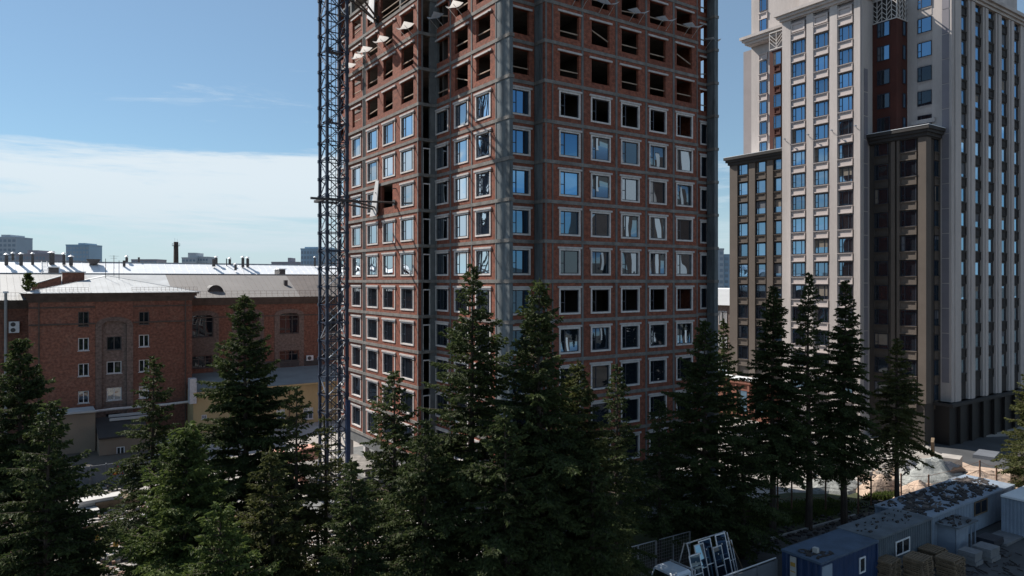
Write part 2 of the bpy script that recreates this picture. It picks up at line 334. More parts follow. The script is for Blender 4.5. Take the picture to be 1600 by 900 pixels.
# ------------------------------------------------------------------ tower under construction
FH = 3.0
T = thing('unfinished_tower', 'unfinished red brick tower with bare concrete slabs and empty upper windows beside the crane', 'building', 40, 55)
aK, bR0, bR1, aL1 = 29.19, 43.54, 42.24, 27.54
bK = on_a(796, aK)
aE = on_b(1122, 42.54); bB = 53.8; bEnd = on_a(541, aL1); aS = 29.3; bS = on_a(527, aS)
outline = [(aK, bK), (29.55, bK), (29.55, bR0), (32.1, bR0), (32.1, bR1), (49.0, bR1), (49.0, bR0), (on_b(1116.5, 42.54), bR0), (on_b(1116.5, 42.54), 42.54), (aE, 42.54), (aE, 58), (41, 58), (41, bS), (aS, bS), (aS, bEnd), (aL1, bEnd), (aL1, bB), (aK, bB)]
def offs(poly, e):
    out = []; n = len(poly)
    for i in range(n):
        p0, p1, p2 = poly[i-1], poly[i], poly[(i+1) % n]
        def nrm(a, b):
            dx, dy = b[0]-a[0], b[1]-a[1]; l = math.hypot(dx, dy); return dy/l, -dx/l
        n1 = nrm(p0, p1); n2 = nrm(p1, p2); out.append((p1[0]+(n1[0]+n2[0] if abs(n1[0]-n2[0])+abs(n1[1]-n2[1]) > .1 else n1[0])*e, p1[1]+(n1[1]+n2[1] if abs(n1[0]-n2[0])+abs(n1[1]-n2[1]) > .1 else n1[1])*e))
    return out
def zf(k): return CZ+FH*k
KT = 11
sm = MB(); sm.prism(offs(outline, .05), -.13, .13); slab_me = sm.mesh('floor_slab', 'slab_concrete', (T['oa'], T['ob'], 0))
for k in range(-5, KT+1): link('floor_slab', slab_me, T, (0, 0, zf(k)))
gs = MB(); gs.prism(offs(outline, .3), .01, .45); gs.part('plinth', 'concrete', T)
# corner shear walls with a lift joint at every floor
for k in range(-6, KT):
    z0 = max(.45, zf(k)+.131); z1 = zf(k+1)-.131
    m = MB(); m.box(aK, 29.5, bK, bK+1.85, z0, z1); m.part('shear_wall', 'shear_concrete', T)
    m = MB(); m.box(on_b(1116.5, 42.54), aE, 42.54, 43.4, z0, z1); m.part('shear_wall', 'shear_concrete', T)
    m = MB(); m.box(32.1, 32.35, bR1+.26, bR0-.02, z0, z1); m.part('shear_wall', 'shear_concrete', T)
# window prototypes
def win_protos(w, h, kind, gm=None):
    fr = MB(); fr.ring(-w/2-.10, w/2+.10, -.12, h+.06, .13, -.05, .2)
    li = MB(); li.box(-w/2-.24, w/2+.24, -.1, .02, h+.063, h+.21)
    sa = MB(); sa.ring(-w/2+.035, w/2-.035, .015, h-.075, .06, .08, .14)
    ml = -w/2+w*.27
    sa.box(ml-.04, ml+.04, .081, .139, .075, h-.135); sa.box(-w/2+.095, ml-.04, .082, .138, h*.42, h*.42+.06)
    if kind == 'L': sa.box(w/2-w*.2-.03, w/2-w*.2+.03, .081, .139, .075, h-.135)
    pa = MB(); pa.box(-w/2+.05, w/2-.05, .105, .115, -h/2+.03, h/2-.09)
    return (fr.mesh('window', 'plaster'), li.mesh('lintel', 'lintel_concrete'), sa.mesh('sash', 'sash'), pa.mesh('pane', gm or ('side_glass' if kind == 'L' else 'tower_glass')))
SILL, TOPW = .58, 2.42
lintel_cache = {}
def bay(face, c, pan, win, k, mat='new_brick', glazed=None, side=None, broken=False, over=False, gm=None):
    """one brick infill panel between two concrete posts, with its opening and what is in it"""
    z0 = zf(k)+.131; z1 = zf(k+1)-.131
    u0, u1 = pan; holes = []
    if win:
        w0, w1 = win
        holes = [(w0, w1, zf(k)+SILL, zf(k)+TOPW)] if not broken else [(w0-.35, w1+.1, zf(k)+.75, z1+.1)]
    m = MB(); grid_wall(m, face, c, u0, u1, z0, z1, .25, holes); pn = m.part('brick_panel', mat, T)
    if not win: return
    wd = w1-w0; key = (round(wd, 2), face, gm)
    if key not in lintel_cache: lintel_cache[key] = win_protos(wd, TOPW-SILL, face, gm)
    fr, li, sa, pa = lintel_cache[key]
    loc, rz = fpos(T, face, c, (w0+w1)/2, 0, zf(k)+SILL)
    if glazed and not broken:
        o = link('window', fr, T, loc, rz); link('lintel', li, o); link('sash', sa, o)
        if glazed == 'glass':
            link('pane', pa, o, (0, 0, (TOPW-SILL)/2), rot_jit())
    elif not broken:
        link('lintel', li, T, (loc[0], loc[1], loc[2]-.04), rz)
        r = random.random(); m = MB(); zz = zf(k)+SILL+.55+random.uniform(-.12, .15)
        dz = random.choice((0, 0, 0, -.5, .12))
        if over or r < .85:
            if face == 'R': m.bar((w0, c+.18, zz-dz), (w1, c+.18, zz+dz*.3), .06)
            else: m.bar((c+.18, -w0, zz-dz), (c+.18, -w1, zz+dz*.3), .06)
            m.part('guard_plank', 'plank', T)
    # steel outlet stub beside the opening
    if face == 'L':
        m = MB(); us = w1+.27; zz = zf(k)+TOPW-.12; m.bar((c+.05, -us, zz), (c-.38, -us, zz-.03), .045, 6); m.part('outlet_pipe', 'dark_steel', T)
def rot_jit(): return random.uniform(-.02, .02)
LM = [((-47.80, -44.49-.05), (-47.24, -45.22)), ((-51.16, -48.02), (-50.53, -48.5)), ((-53.8, -51.38), (-53.69, -51.7))]
LB = [((-55.0, -53.81), None), ]
cols_bay = [((-58.9, -53.81), (-57.12, -54.76)), ((-61.6, -58.9), (-60.89, -58.43)), ((-65.0, -61.6), (-64.53, -62.19)), ((-70.03, -65.7), (-68.66, -66.5))]
RB = []
jr = [32.82] + [on_b(p, bR1) for p in (910, 963, 1009.6, 1052.4)] + [49.0]
wr = [(875, 905), (924.4, 952.4), (971.4, 997.6), (1015.4, 1040), (1057.4, 1081)]
for k in range(-5, KT):
    gl = 'glass' if k <= 4 else None
    glR = 'glass' if (k <= 3 and k != -1) else ('open' if k <= 4 else None)
    for i, (pan, win) in enumerate(LM): bay('L', aK, pan, win, k, glazed=gl, gm='dull_glass' if k < 0 else None)
    # proud bay: two levels higher walling at its far end, bare frame above
    for i, (pan, win) in enumerate(cols_bay):
        if k >= 8 and i < 2: continue
        if k >= 9: continue
        bay('L', aL1 if i < 3 else aL1+.12, pan, win, k, glazed=gl, broken=(i == 1 and k == 2), gm='dull_glass' if k < 0 else None)
    # right face
    bay('R', bR0, (29.56, 32.09), (30.04, 31.62), k, glazed=gl, gm='flat_glass')
    bay('R', bR1, (32.1, jr[0]-.06), None, k)
    for i in range(5):
        bay('R', bR1, (jr[i]+(.02 if i == 0 else .11), jr[i+1]-(.11 if i < 4 else .01)), (on_b(wr[i][0], bR1), on_b(wr[i][1], bR1)), k, glazed=glR, gm='flat_glass' if i == 0 and k >= 1 else ('dull_glass' if k < -2 or (k + i) % 5 == 0 else None))
    bay('R', bR0, (50.3, on_b(1116.5, 42.54)+.25), (50.95, 51.85), k, glazed=gl)
    # return walls of the two recesses and the stair of the far end
    z0 = zf(k)+.131; z1 = zf(k+1)-.131
    m = MB(); m.box(aL1+.26, aL1+.42, bB, bB+.25, z0, z1); m.box(aL1+1.12, aK+.02, bB+.01, bB+.3, z0, z1); m.part('concrete_jamb', 'concrete', T)
    if k <= 3:
        m = MB(); m.box(aL1+.42, aL1+.48, bB+.02, bB+.12, z0, z0+2.2); m.box(aL1+1.06, aL1+1.118, bB+.02, bB+.12, z0, z0+2.2); m.box(aL1+.48, aL1+1.06, bB+.02, bB+.12, z0+2.1, z0+2.2); m.part('door_frame', 'plaster', T)
    m = MB(); m.box(49.0, 49.25, bR1+.26, bR0+1.5, z0, z1); m.part('brick_panel', 'new_brick', T)
    if k < 9: bay('L', aS, (-bS+.01, -bEnd+.0), (-on_a(530, aS), -on_a(537, aS)), k, glazed=gl)
    m = MB(); grid_wall(m, 'L', aE-.25, -58, -46.8, z0, z1, .25, []); grid_wall(m, 'L', aE-.25, -46.8, -43.41, z0, z1, .25, [(-46.5, -44.0, z0+.5, z1-.35)]); m.part('end_wall', 'new_brick', T)
    m = MB(); m.box(aS+.26, 40.75, bS-.25, bS, z0, z1); m.box(40.75, 41, 58.01, bS, z0, z1); m.box(41.01, aE-.26, 57.75, 58, z0, z1); m.part('rear_wall', 'new_brick', T)
    # rooms behind the openings
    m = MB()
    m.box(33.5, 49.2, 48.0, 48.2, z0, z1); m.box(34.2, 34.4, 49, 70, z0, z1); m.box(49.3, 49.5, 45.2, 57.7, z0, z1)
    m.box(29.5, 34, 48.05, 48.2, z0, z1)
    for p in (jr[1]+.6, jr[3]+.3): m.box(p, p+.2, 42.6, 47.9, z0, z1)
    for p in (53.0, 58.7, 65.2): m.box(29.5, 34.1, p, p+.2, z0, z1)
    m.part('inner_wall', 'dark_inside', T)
# concrete posts, the full height of the walls
def post(face, c, u, w=.2, top=KT, d=-.03, mat='concrete', z0=4.5-.13+.26):
    m = MB(); fbox(m, face, c, u-w/2, u+w/2, d, .24, z0, zf(top)-.131); m.part('post', mat, T)
for u in (-47.91, -51.27, -53.70): post('L', aK, u, .18)
post('L', aK, -44.44, .12)
for u in (-53.93, ): post('L', aL1, u, .14, 8)
for u in (-65.1, -65.6, -70.0): post('L', aL1, u, .17, 9)
for i in range(1, 5): post('R', bR1, jr[i], .2)
post('R', bR1, 32.22, .14); post('R', bR1, 32.85, .10)
post('R', bR1, 48.92, .1)
# open top of the bay: free-standing frame columns, parapet boards and a leaning form panel
for (a_, b_) in ((aL1+.4, 54.1), (aL1+.4, 58.0), (aL1+.4, 62.5), (aL1+.4, 69.6), (31.5, 57), (31.5, 63), (31.5, 69)):
    m = MB(); m.box(a_, a_+.35, b_, b_+.35, zf(8)+.132 if b_ < 61 else zf(9)+.132, zf(11)-.131); m.part('frame_column', 'concrete', T)
m = MB(); m.bar((aL1+.1, 54.2, zf(8)+1.0), (aL1+.1, 61.5, zf(8)+1.05), .05); m.bar((aL1+.1, 54.2, zf(8)+.5), (aL1+.1, 61.5, zf(8)+.5), .04); m.part('guard_rail', 'plank', T)
m = MB(); m.hexa([(aL1-.5, 62.0, zf(8)+.15), (aL1-.42, 62.0, zf(8)+.15), (aL1-.42, 63.6, zf(8)+1.1), (aL1-.5, 63.6, zf(8)+1.1), (aL1-.25, 62.4, zf(8)+2.9), (aL1-.17, 62.4, zf(8)+2.9), (aL1-.17, 63.6, zf(8)+2.9), (aL1-.25, 63.6, zf(8)+2.9)]); m.part('form_panel', 'tarp', T)
# ground level: beams and columns under the first slab
m = MB(); fbox(m, 'L', aL1, -70.0, -53.8, .02, .3, 3.4, 4.36); m.part('edge_beam', 'concrete', T)
m = MB(); fbox(m, 'R', bR1, 32.1, 49, .02, .3, 3.6, 4.36); m.part('edge_beam', 'concrete', T)
for b_ in (54.1, 57.6, 61.4, 65.5, 69.6):
    m = MB(); m.box(aL1+.05, aL1+.5, b_-.25, b_+.2, .45, 3.39); m.part('ground_column', 'plaster', T)
for a_ in jr: 
    m = MB(); m.box(a_-.2, a_+.2, bR1+.05, bR1+.5, .45, 3.59); m.part('ground_column', 'concrete', T)
m = MB(); m.box(33.5, 49, 45.5, 45.7, .45, 4.3); m.box(31.5, 31.7, 48, 70, .45, 4.3); m.box(29.6, 33.4, 45.8, 46, .45, 4.3); m.part('inner_wall', 'inside_concrete', T)
m = MB(); m.box(20.5, aL1-.3, 60.5, 66.5, 2.2, 2.45); m.box(20.6, 20.9, 60.6, 60.9, 0, 2.2); m.box(20.6, 20.9, 66.1, 66.4, 0, 2.2); m.box(24, 24.3, 60.6, 60.9, 0, 2.2); m.part('entrance_canopy', 'slab_concrete', T)
# sagging catch sheets on brackets under the openings of the upper floors
def catch(face, c, u, z, w=1.5, out=1.2):
    w *= .85; out *= .85
    m = MB(); n = 6
    for i in range(n):
        for j in (0, 1):
            t0, t1 = i/n, (i+1)/n
            f = lambda t, d: (u-w/2+w*t+.1*d, .05-out*d-.06, z-.28*math.sin(math.pi*t)*(.3+.7*d)-.22*d+.25*abs(t-.35)*d)
            d0, d1 = j/2, (j+1)/2
            q = [f(t0, d0), f(t1, d0), f(t1, d1), f(t0, d1)]
            if face == 'R': top = [(p[0], c+p[1], p[2]) for p in q]
            else: top = [(c+p[1], -p[0], p[2]) for p in q]
            m.quad(top)
    for t in (.15, .85):
        uu = u-w/2+w*t
        if face == 'R': m.bar((uu, c, z-.95), (uu, c-out*.8, z-.25), .02)
        else: m.bar((c, -uu, z-.95), (c-out*.8, -uu, z-.25), .02)
    m.part('catch_sheet', 'catch_cloth', T)
for px, py, c in ((641, 45, aL1), (603, 66, aL1), (577, 82, aL1), (552, 107, aL1), (566, 92, aL1)): catch('L', c, -on_a(px, c), zat(py-4, c, on_a(px, c)), 1.9 if px != 566 else 1.2)
for px, py in ((688, 31), (718, 14)): catch('L', aK, -on_a(px, aK), zat(py-6, aK, on_a(px, aK)), 1.5)
for px, py in ((902, -2), (943, 10), (990, 24), (1033, 36), (1075, 46)): catch('R', bR1, on_b(px, bR1), zat(py-6, on_b(px, bR1), bR1), 1.7)
catch('R', bR0, 51.9, zat(62, 51.9, bR0), 1.3)

# ------------------------------------------------------------------ tower crane
CR = thing('tower_crane_mast', 'dark blue lattice tower crane mast tied to the left side of the brick tower', 'crane', 21.65, 58.2)
ca, cb, S = 20.9, 57.4, 1.72
corn = [(ca, cb), (ca+S, cb), (ca+S, cb+S), (ca, cb+S)]
for i, (x, y) in enumerate(corn):
    m = MB(); m.box(x-.11, x+.11, y-.11, y+.11, .8, 62); m.part('leg', 'navy_steel', CR)
secs = []; zz = .8; step = 1.52; k = 0; hb = MB(); gp = MB()
sides = [((0, 1)), ((1, 2)), ((2, 3)), ((3, 0))]
dl = MB()
while zz < 61:
    for si, (i, j) in enumerate(sides):
        p, q = corn[i], corn[j]
        hb.bar((*p, zz), (*q, zz), .055); 
        mx_, my_ = (p[0]+q[0])/2, (p[1]+q[1])/2
        if si in (0, 2):
            tgt = hb if k % 2 else dl
            tgt.bar((*p, zz), (*q, zz+step), .045); hb.bar((*q, zz), (*p, zz+step), .045)
        else:
            tgt = hb if k % 3 else dl
            tgt.bar((*(p if k % 2 else q), zz), (*(q if k % 2 else p), zz+step), .05)
            hb.bar((*p, zz+step/2), (mx_, my_, zz+step*.5), .03)
    for (x, y) in corn: gp.box(x-.17, x+.17, y-.13, y+.13, zz-.13, zz+.13)
    zz += step; k += 1
hb.part('bracing', 'navy_steel', CR); dl.part('bracing', 'grey_steel', CR); gp.part('node_plates', 'navy_steel', CR)  # some bars pale grey: sunlight on the navy steel put into the colour
ld = MB()
for s_ in (-.2, .2): ld.bar((ca+S/2+s_, cb+S/2, 1), (ca+S/2+s_, cb+S/2, 61), .02)
z_ = 1.2
while z_ < 61: ld.bar((ca+S/2-.2, cb+S/2, z_), (ca+S/2+.2, cb+S/2, z_), .014); z_ += .36
z_ = 3
while z_ < 61:
    for t in range(6):
        a0, a1 = math.pi*(t/6), math.pi*((t+1)/6)
        ld.bar((ca+S/2+.36*math.cos(a0), cb+S/2-.6*math.sin(a0), z_), (ca+S/2+.36*math.cos(a1), cb+S/2-.6*math.sin(a1), z_), .018)
    z_ += 1.52
for t in (.2, .5, .8): ld.bar((ca+S/2+.36*math.cos(math.pi*t), cb+S/2-.6*math.sin(math.pi*t), 3), (ca+S/2+.36*math.cos(math.pi*t), cb+S/2-.6*math.sin(math.pi*t), 61), .014)
ld.part('ladder', 'dark_steel', CR)
pf = MB()
for z_ in (8.5, 15, 21, 33, 39): 
    pf.box(ca+.15, ca+S-.15, cb+S*.55, cb+S-.1, z_, z_+.05)
    pf.box(ca+.15, ca+S*.35, cb+.1, cb+S*.55, z_, z_+.05)
pf.part('rest_platform', 'dark_steel', CR)
bs = MB(); bs.box(ca-1.6, ca+S+1.6, cb-1.6, cb+S+1.6, 0, .8); bs.part('base_block', 'concrete', CR)
st = MB(); st.box(ca+S-.2, ca+S+.13, cb-.5, cb-.13, 4.0, 9.5); st.part('cable_case', 'cabin_blue', CR)
def tie(z0, hits):
    m = MB(); e = .32
    m.ring(ca-.3, ca+S+.3, 0, 0, 0, 0, 0) if False else None
    for (p, q) in (((ca-e, cb-e), (ca+S+e, cb-e)), ((ca+S+e, cb-e), (ca+S+e, cb+S+e)), ((ca+S+e, cb+S+e), (ca-e, cb+S+e)), ((ca-e, cb+S+e), (ca-e, cb-e))):
        m.bar((*p, z0), (*q, z0), .14)
    m.bar((ca-1.5, cb-e, z0), (ca-e, cb-e, z0), .13)
    m.part('tie_collar', 'dark_steel', CR)
    for (x, y), (b_, dz) in hits:
        m = MB(); m.bar((x, y, z0), (aL1-.05, b_, z0+dz), .09, 6); m.box(aL1-.12, aL1-.055, b_-.25, b_+.25, z0+dz-.25, z0+dz+.25); m.part('tie_strut', 'dark_steel', CR)
c1 = (ca+S+.32, cb-.32); c2 = (ca+S+.32, cb+S+.32)
bq = on_a(588, aL1); bp_ = on_a(617, aL1)
tie(26.3, ((c1, (bp_, .25)), (c1, (bq, .15)), (c2, (bq+.2, .0))))
tie(44.6, ((c1, (on_a(591, aL1), -.5)), (c2, (on_a(589, aL1), -.6)), ((ca+S+.32, cb+S/2), (on_a(590, aL1), -.8))))
m = MB(); m.hexa([(aL1-.45, bq-.9, 25.6), (aL1-.35, bq-.9, 25.6), (aL1-.35, bq+.5, 25.6), (aL1-.45, bq+.5, 25.6), (aL1-.18, bq-.9, 28.9), (aL1-.1, bq-.9, 28.9), (aL1-.1, bq-.2, 28.9), (aL1-.18, bq-.2, 28.9)]); m.part('tie_bracket_panel', 'tarp', T)

# ------------------------------------------------------------------ finished tower on the right
G = thing('beige_tower', 'finished beige and brown apartment tower with pale pilasters, dark cornices and blue windows', 'building', 92, 52)
aM, aW, aU, aRs, aD, aRd = 86.0, 87.0, 90.0, 87.6, 87.9, 88.9
aRw = 91.5; bRf = on_a(1487, aRw)
def r2(n): return CZ+.65+3*n
def block(name, mat, a0, a1, b0, b1, z0, z1, root=G): m = MB(); m.box(a0, a1, b0, b1, z0, z1); return m.part(name, mat, root)
bM0, bM1 = on_a(1344, aM), on_a(1222, aM)
block('wall', 'recess_beige', aM+.35, 110, bM0+.3, bM1, 0, 54.9)
block('wall', 'brown_render', aW+.35, 109, bM1-.2, on_a(1140, aW), 0, 36.6)
block('wall', 'beige', aU, 108, bM1-3, on_a(1174, aU), 36.6, 82)
block('wall', 'beige', 89.2, 107, bM0+1, bM1-.5, 56.4, 82)
bD0, bD1 = on_a(1447, aD), bM0+.31
block('wall', 'brown_render', aD+.3, 108.5, bD0+.3, bD1, 0, 36.6)
bRd = on_a(1401, aRd)
block('wall', 'red_render', aRd, 108.2, bRd, bD1-.02, 36.61, 52)
block('wall', 'beige', aRw, 107.8, bRf+.5, bRd+.5, 5, 82)
aRe = on_b(1610, bRf)
block('wall', 'recess_beige', aRw+.3, aRe, bRf+.45, bRf+30, 5, 54.9)
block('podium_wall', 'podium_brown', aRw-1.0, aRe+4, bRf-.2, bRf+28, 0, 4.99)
def gwin(w, h, mat='sash', glass_='blue_glass', tag_='g', mull=.27, both=False):
    key = ('g', round(w, 2), round(h, 2), mat, both, glass_)
    if key not in lintel_cache:
        fr = MB(); fr.ring(-w/2, w/2, 0, h, .07, -.10, -.01); ml = -w/2+w*mull
        if w > 1.0:
            fr.box(ml-.035, ml+.035, -.095, -.012, .07, h-.07); fr.box(-w/2+.07, ml-.035, -.09, -.014, h*.4, h*.4+.06)
            if both: fr.box(-ml-.035, -ml+.035, -.095, -.012, .07, h-.07)
        pa = MB(); pa.box(-w/2+.05, w/2-.05, -.045, -.03, -h/2+.04, h/2-.04)
        lintel_cache[key] = (fr.mesh('window', mat), pa.mesh('pane', glass_))
    return lintel_cache[key]
def put_win(root, face, c, u0, u1, z0, h, **k):
    fr, pa = gwin(abs(u1-u0), h, **k); loc, rz = fpos(root, face, c, (u0+u1)/2, 0, z0); o = link('window', fr, root, loc, rz); link('pane', pa, o, (0, 0, h/2), random.uniform(-.006, .006))
    if random.random() < .22 and root['category'] == 'building' and abs(u1-u0) > .7:
        m = MB(); w_ = abs(u1-u0); q = random.choice((.25, .4, .55, .75)); l_ = random.random() < .4
        if l_: m.box(-w_/2+.07, -w_/2+w_*.3, -.052, -.046, .07, h-.07)
        else: m.box(-w_/2+.07, w_/2-.07, -.052, -.046, h-h*q, h-.07)
        link('blind', m.mesh('blind', random.choice(('blind_grey', 'blind_beige'))), o)
    return o
def spandrel(root, face, c, u0, u1, z0, z1, mat, proud=.2, depth=.0, fm=.12):
    key = ('s', round(u1-u0, 2), round(z1-z0, 2), mat, proud, fm)
    if key not in lintel_cache:
        w, h = u1-u0, z1-z0; m = MB(); m.box(-w/2, w/2, -proud+.1, -.002, 0, h)
        m.ring(-w/2, w/2, 0, h, fm, -proud, -proud+.1); m.box(-w/2-.04, w/2+.04, -proud-.05, -.003, h+.001, h+.06)
        lintel_cache[key] = m.mesh('spandrel_panel', mat)
    loc, rz = fpos(root, face, c, (u0+u1)/2, 0, z0); return link('spandrel_panel', lintel_cache[key], root, loc, rz)
# main beige front
mcols = [(1238, 1258), (1273, 1294), (1310.5, 1332)]
U = lambda px, c: -on_a(px, c)
cM = aM+.35
for p0, p1 in mcols:
    u0, u1 = U(p0, aM+.3), U(p1, aM+.3)
    for n in range(-5, 11):
        put_win(G, 'L', cM, u0, u1, r2(n), 1.8, both=True)
        spandrel(G, 'L', cM, u0-.12, u1+.12, r2(n)-1.02, r2(n)-.12, 'beige_panel', .3)
    spandrel(G, 'L', cM, u0-.12, u1+.12, r2(11)-1.02, r2(11)-.12, 'beige_panel', .3)
    spandrel(G, 'L', cM, u0-.05, u1+.05, r2(11)+.1, r2(11)+1.25, 'beige_panel', .3, fm=.2)
pil = [(1222, 1235.3), (1260, 1270.5), (1296.2, 1308), (1334.3, 1344)]
for i, (p0, p1) in enumerate(pil):
    m = MB(); fbox(m, 'L', aM, U(p0, aM), U(p1, aM), 0, .34, 0, 54.9); fbox(m, 'L', aM+.15, U(p0, aM)-.12 if i else U(p0, aM), U(p1, aM)+.12, .001, .19, 0, 54.8); m.part('pilaster', 'beige', G)
    m = MB(); um = (U(p0, aM)+U(p1, aM))/2; zz = 38.6; m.bar((aM, -um, zz), (aM-.5, -um-.1, zz+.25), .04); m.box(aM-.75, aM-.4, -um-.2, -um, zz+.22, zz+.32); m.part('facade_lamp', 'grey_steel', G)
# return side of the main front, with grey panels storey by storey
m = MB(); m.box(aM+.35, 90, bM0+.02, bM0+.29, 0, 54.9); m.part('side_wall', 'beige', G)
for n in range(-5, 9):
    m = MB(); m.box(aM+.9, aM+1.7, bM0-.04, bM0+.015, r2(n)-.8, r2(n)+2.05); m.part('facade_panel', 'grey_panel', G)
# stepped cornices
def cornice(mat, poly_f, z0, steps=((0, .15), (.25, .4), (.55, .35), (.8, .4))):
    m = MB(); z = z0
    for e, h in steps: m.prism(poly_f(e), z, z+h-.003); z += h
    m.part('cornice', mat, G)
cornice('beige', lambda e: [(aM-e, bM0-e), (110, bM0-e), (110, bM1+e), (aM-e, bM1+e)], 54.9)
cornice('beige', lambda e: [(aU-1-e, bM1+e+.01), (108, bM1+e+.01), (108, on_a(1174, aU)+e), (aU-1-e, on_a(1174, aU)+e)], 54.5)
cornice('dark_cornice', lambda e: [(aW-e*.8, bM1+.01), (109, bM1+.01), (109, on_a(1140, aW)+e*.8), (aW-e*.8, on_a(1140, aW)+e*.8)], 36.6)
cornice('dark_cornice', lambda e: [(aD-e*.7, bD0-e*.7), (aRw+2.2, bD0-e*.7), (aRw+2.2, bM0-.06), (aD-e*.7, bM0-.06)], 36.6)
m = MB(); m.prism([(aD-.6, bD0-.6), (aRw+2.1, bD0-.6), (aRw+2.1, bM0-.1), (aD-.6, bM0-.1)], 37.9, 37.96); m.part('cornice_flashing', 'roof_white', G)
m = MB(); m.prism([(aW-.6, bM1+.1), (108, bM1+.1), (108, on_a(1140, aW)+.6), (aW-.6, on_a(1140, aW)+.6)], 37.9, 37.96); m.part('cornice_flashing', 'roof_white', G)
# brown wing at the left
for p0, p1 in ((1154.5, 1168.5), (1181.5, 1196.5), (1209, 1221.5)):
    u0, u1 = U(p0, aW+.3), U(p1, aW+.3)
    for n in range(-4, 6):
        put_win(G, 'L', aW+.35, u0, u1, r2(n), 1.8)
        if n < 6: spandrel(G, 'L', aW+.35, u0-.1, u1+.1, r2(n)-1.02, r2(n)-.12, 'brown_panel', .25)
for p0, p1 in ((1140, 1152), (1170, 1179.5), (1198, 1207.5)):
    m = MB(); fbox(m, 'L', aW, U(p0, aW), U(p1, aW), 0, .34, 0, 36.6); m.part('pilaster', 'brown_panel', G)
# beige wall above the wing, dark red strip beside the main front
for n in range(6, 19):
    u0, u1 = U(1187, aU), U(1198.5, aU)
    if n not in (11,): put_win(G, 'L', aU, u0, u1, r2(n) if n < 11 else r2(n)+.2, 1.8)
    spandrel(G, 'L', aU, u0-.1, u1+.1, r2(n)-1.02, r2(n)-.12, 'beige_panel', .15)
m = MB(); fbox(m, 'L', 88.0, U(1202.5, 88.), -bM1, 0, 1.9, 38.1, 52.3); m.part('wall', 'red_render', G)
for n in range(6, 11):
    u0, u1 = U(1209, 88.), U(1221, 88.); put_win(G, 'L', 88., u0, u1, r2(n), 1.8); spandrel(G, 'L', 88., u0+.1, u1-.1, r2(n)-.95, r2(n)-.15, 'red_render', .15)
def lattice(face, c, u0, u1, z0, z1, nx):
    m = MB(); fbox(m, face, c, u0, u1, 0, .1, z0, z0+.12); fbox(m, face, c, u0, u1, 0, .1, z1-.12, z1); w = (u1-u0)/nx; h = (z1-z0-.24)
    def P(u, z): return (u, c+.05, z) if face == 'R' else (c+.05, -u, z)
    for i in range(nx+1): m.bar(P(u0+i*w, z0+.1), P(u0+i*w, z1-.1), .05)
    for i in range(nx):
        for j in range(-1, 5):
            za = z0+.12+j*h/4.5; sgn = 1 if i % 2 else -1
            a0 = za if sgn > 0 else za+w; a1 = za+w if sgn > 0 else za
            if min(a0, a1) < z0: continue
            if max(a0, a1) > z1: continue
            m.bar(P(u0+i*w, a0), P(u0+(i+1)*w, a1), .045)
    m.part('lattice_screen', 'cast_lattice', G)
lattice('L', 87.8, U(1202, 87.8), -bM1, 52.4, 54.9, 3)
lattice('L', aRd-.1, -bD1+.3, -bRd, 52.02, 54.9, 5)
lattice('R', bRd-.1, aRd, aRw, 52.02, 54.9, 4)
m = MB(); m.box(aRd+.3, 100, bRd+.3, bD1-.1, 52.05, 54.9); m.part('loggia', 'dark_spandrel', G)
for n in range(11, 19):
    for p0, p1 in ((1240, 1258), (1275, 1301)): put_win(G, 'L', 89.2, U(p0, 89.2), U(p1, 89.2), r2(n)+3.2 if n > 11 else r2(12)+.2, 1.8) if n != 11 else None
# dark red block and brown lower block
for n in range(6, 11):
    put_win(G, 'L', aRd, U(1371, aRd), U(1390.5, aRd), r2(n), 1.85, glass_='blue_glass' if n > 8 else 'dull_glass')
    put_win(G, 'R', bRd, aRd+1.4, aRd+2.1, r2(n), 1.8)
for n in range(-5, 6):
    put_win(G, 'L', aD+.3, U(1367, aD+.3), U(1388, aD+.3), r2(n), 1.85, glass_='dull_glass')
    spandrel(G, 'L', aD+.3, U(1366, aD+.3), U(1389, aD+.3), r2(n)-1.05, r2(n)-.1, 'brown_render', .15)
    put_win(G, 'L', aD+.3, U(1408, aD+.3), U(1432, aD+.3), r2(n), 1.85, glass_='dull_glass')
    spandrel(G, 'L', aD+.3, U(1407, aD+.3), U(1433.5, aD+.3), r2(n)-1.05, r2(n)-.1, 'brown_panel', .28)
    put_win(G, 'R', bD0+.3, on_b(1459, bD0+.3), on_b(1469, bD0+.3), r2(n), 1.85)
    spandrel(G, 'R', bD0+.3, on_b(1459, bD0+.3), on_b(1469, bD0+.3), r2(n)-1.05, r2(n)-.1, 'brown_panel', .15)
for p0, p1 in ((1392, 1398), (1401, 1405), (1434.5, 1447)):
    m = MB(); fbox(m, 'L', aD, U(p0, aD), U(p1, aD), 0, .29, 5, 36.6); m.part('pilaster', 'brown_panel', G)
m = MB(); m.box(aD+.31, aD+1.3, bD0+.02, bD0+.29, 5, 36.6); m.box(on_b(1472, bD0), aRw-.002, bD0+.02, bD0+.29, 5, 36.6); m.part('pilaster', 'brown_panel', G)
# beige return with windows and grey panel strip
for n in range(-4, 19):
    if n >= 6: put_win(G, 'L', aRw, U(1434, aRw), U(1456, aRw), r2(n), 1.8, glass_='blue_glass' if n > 8 else 'dull_glass')
    if n >= 6: spandrel(G, 'L', aRw, U(1434, aRw), U(1456, aRw), r2(n)-1.05, r2(n)-.1, 'beige', .04)
    m = MB(); fbox(m, 'L', aRw, U(1472, aRw), U(1483, aRw), -.04, 0, r2(n)-.85, r2(n)+2.05); m.part('facade_panel', 'grey_panel', G)
m = MB(); fbox(m, 'L', aRw, U(1432, aRw)-.5, U(1462, aRw), -.35, 0, 38.9, 39.4); m.part('ledge', 'beige', G)
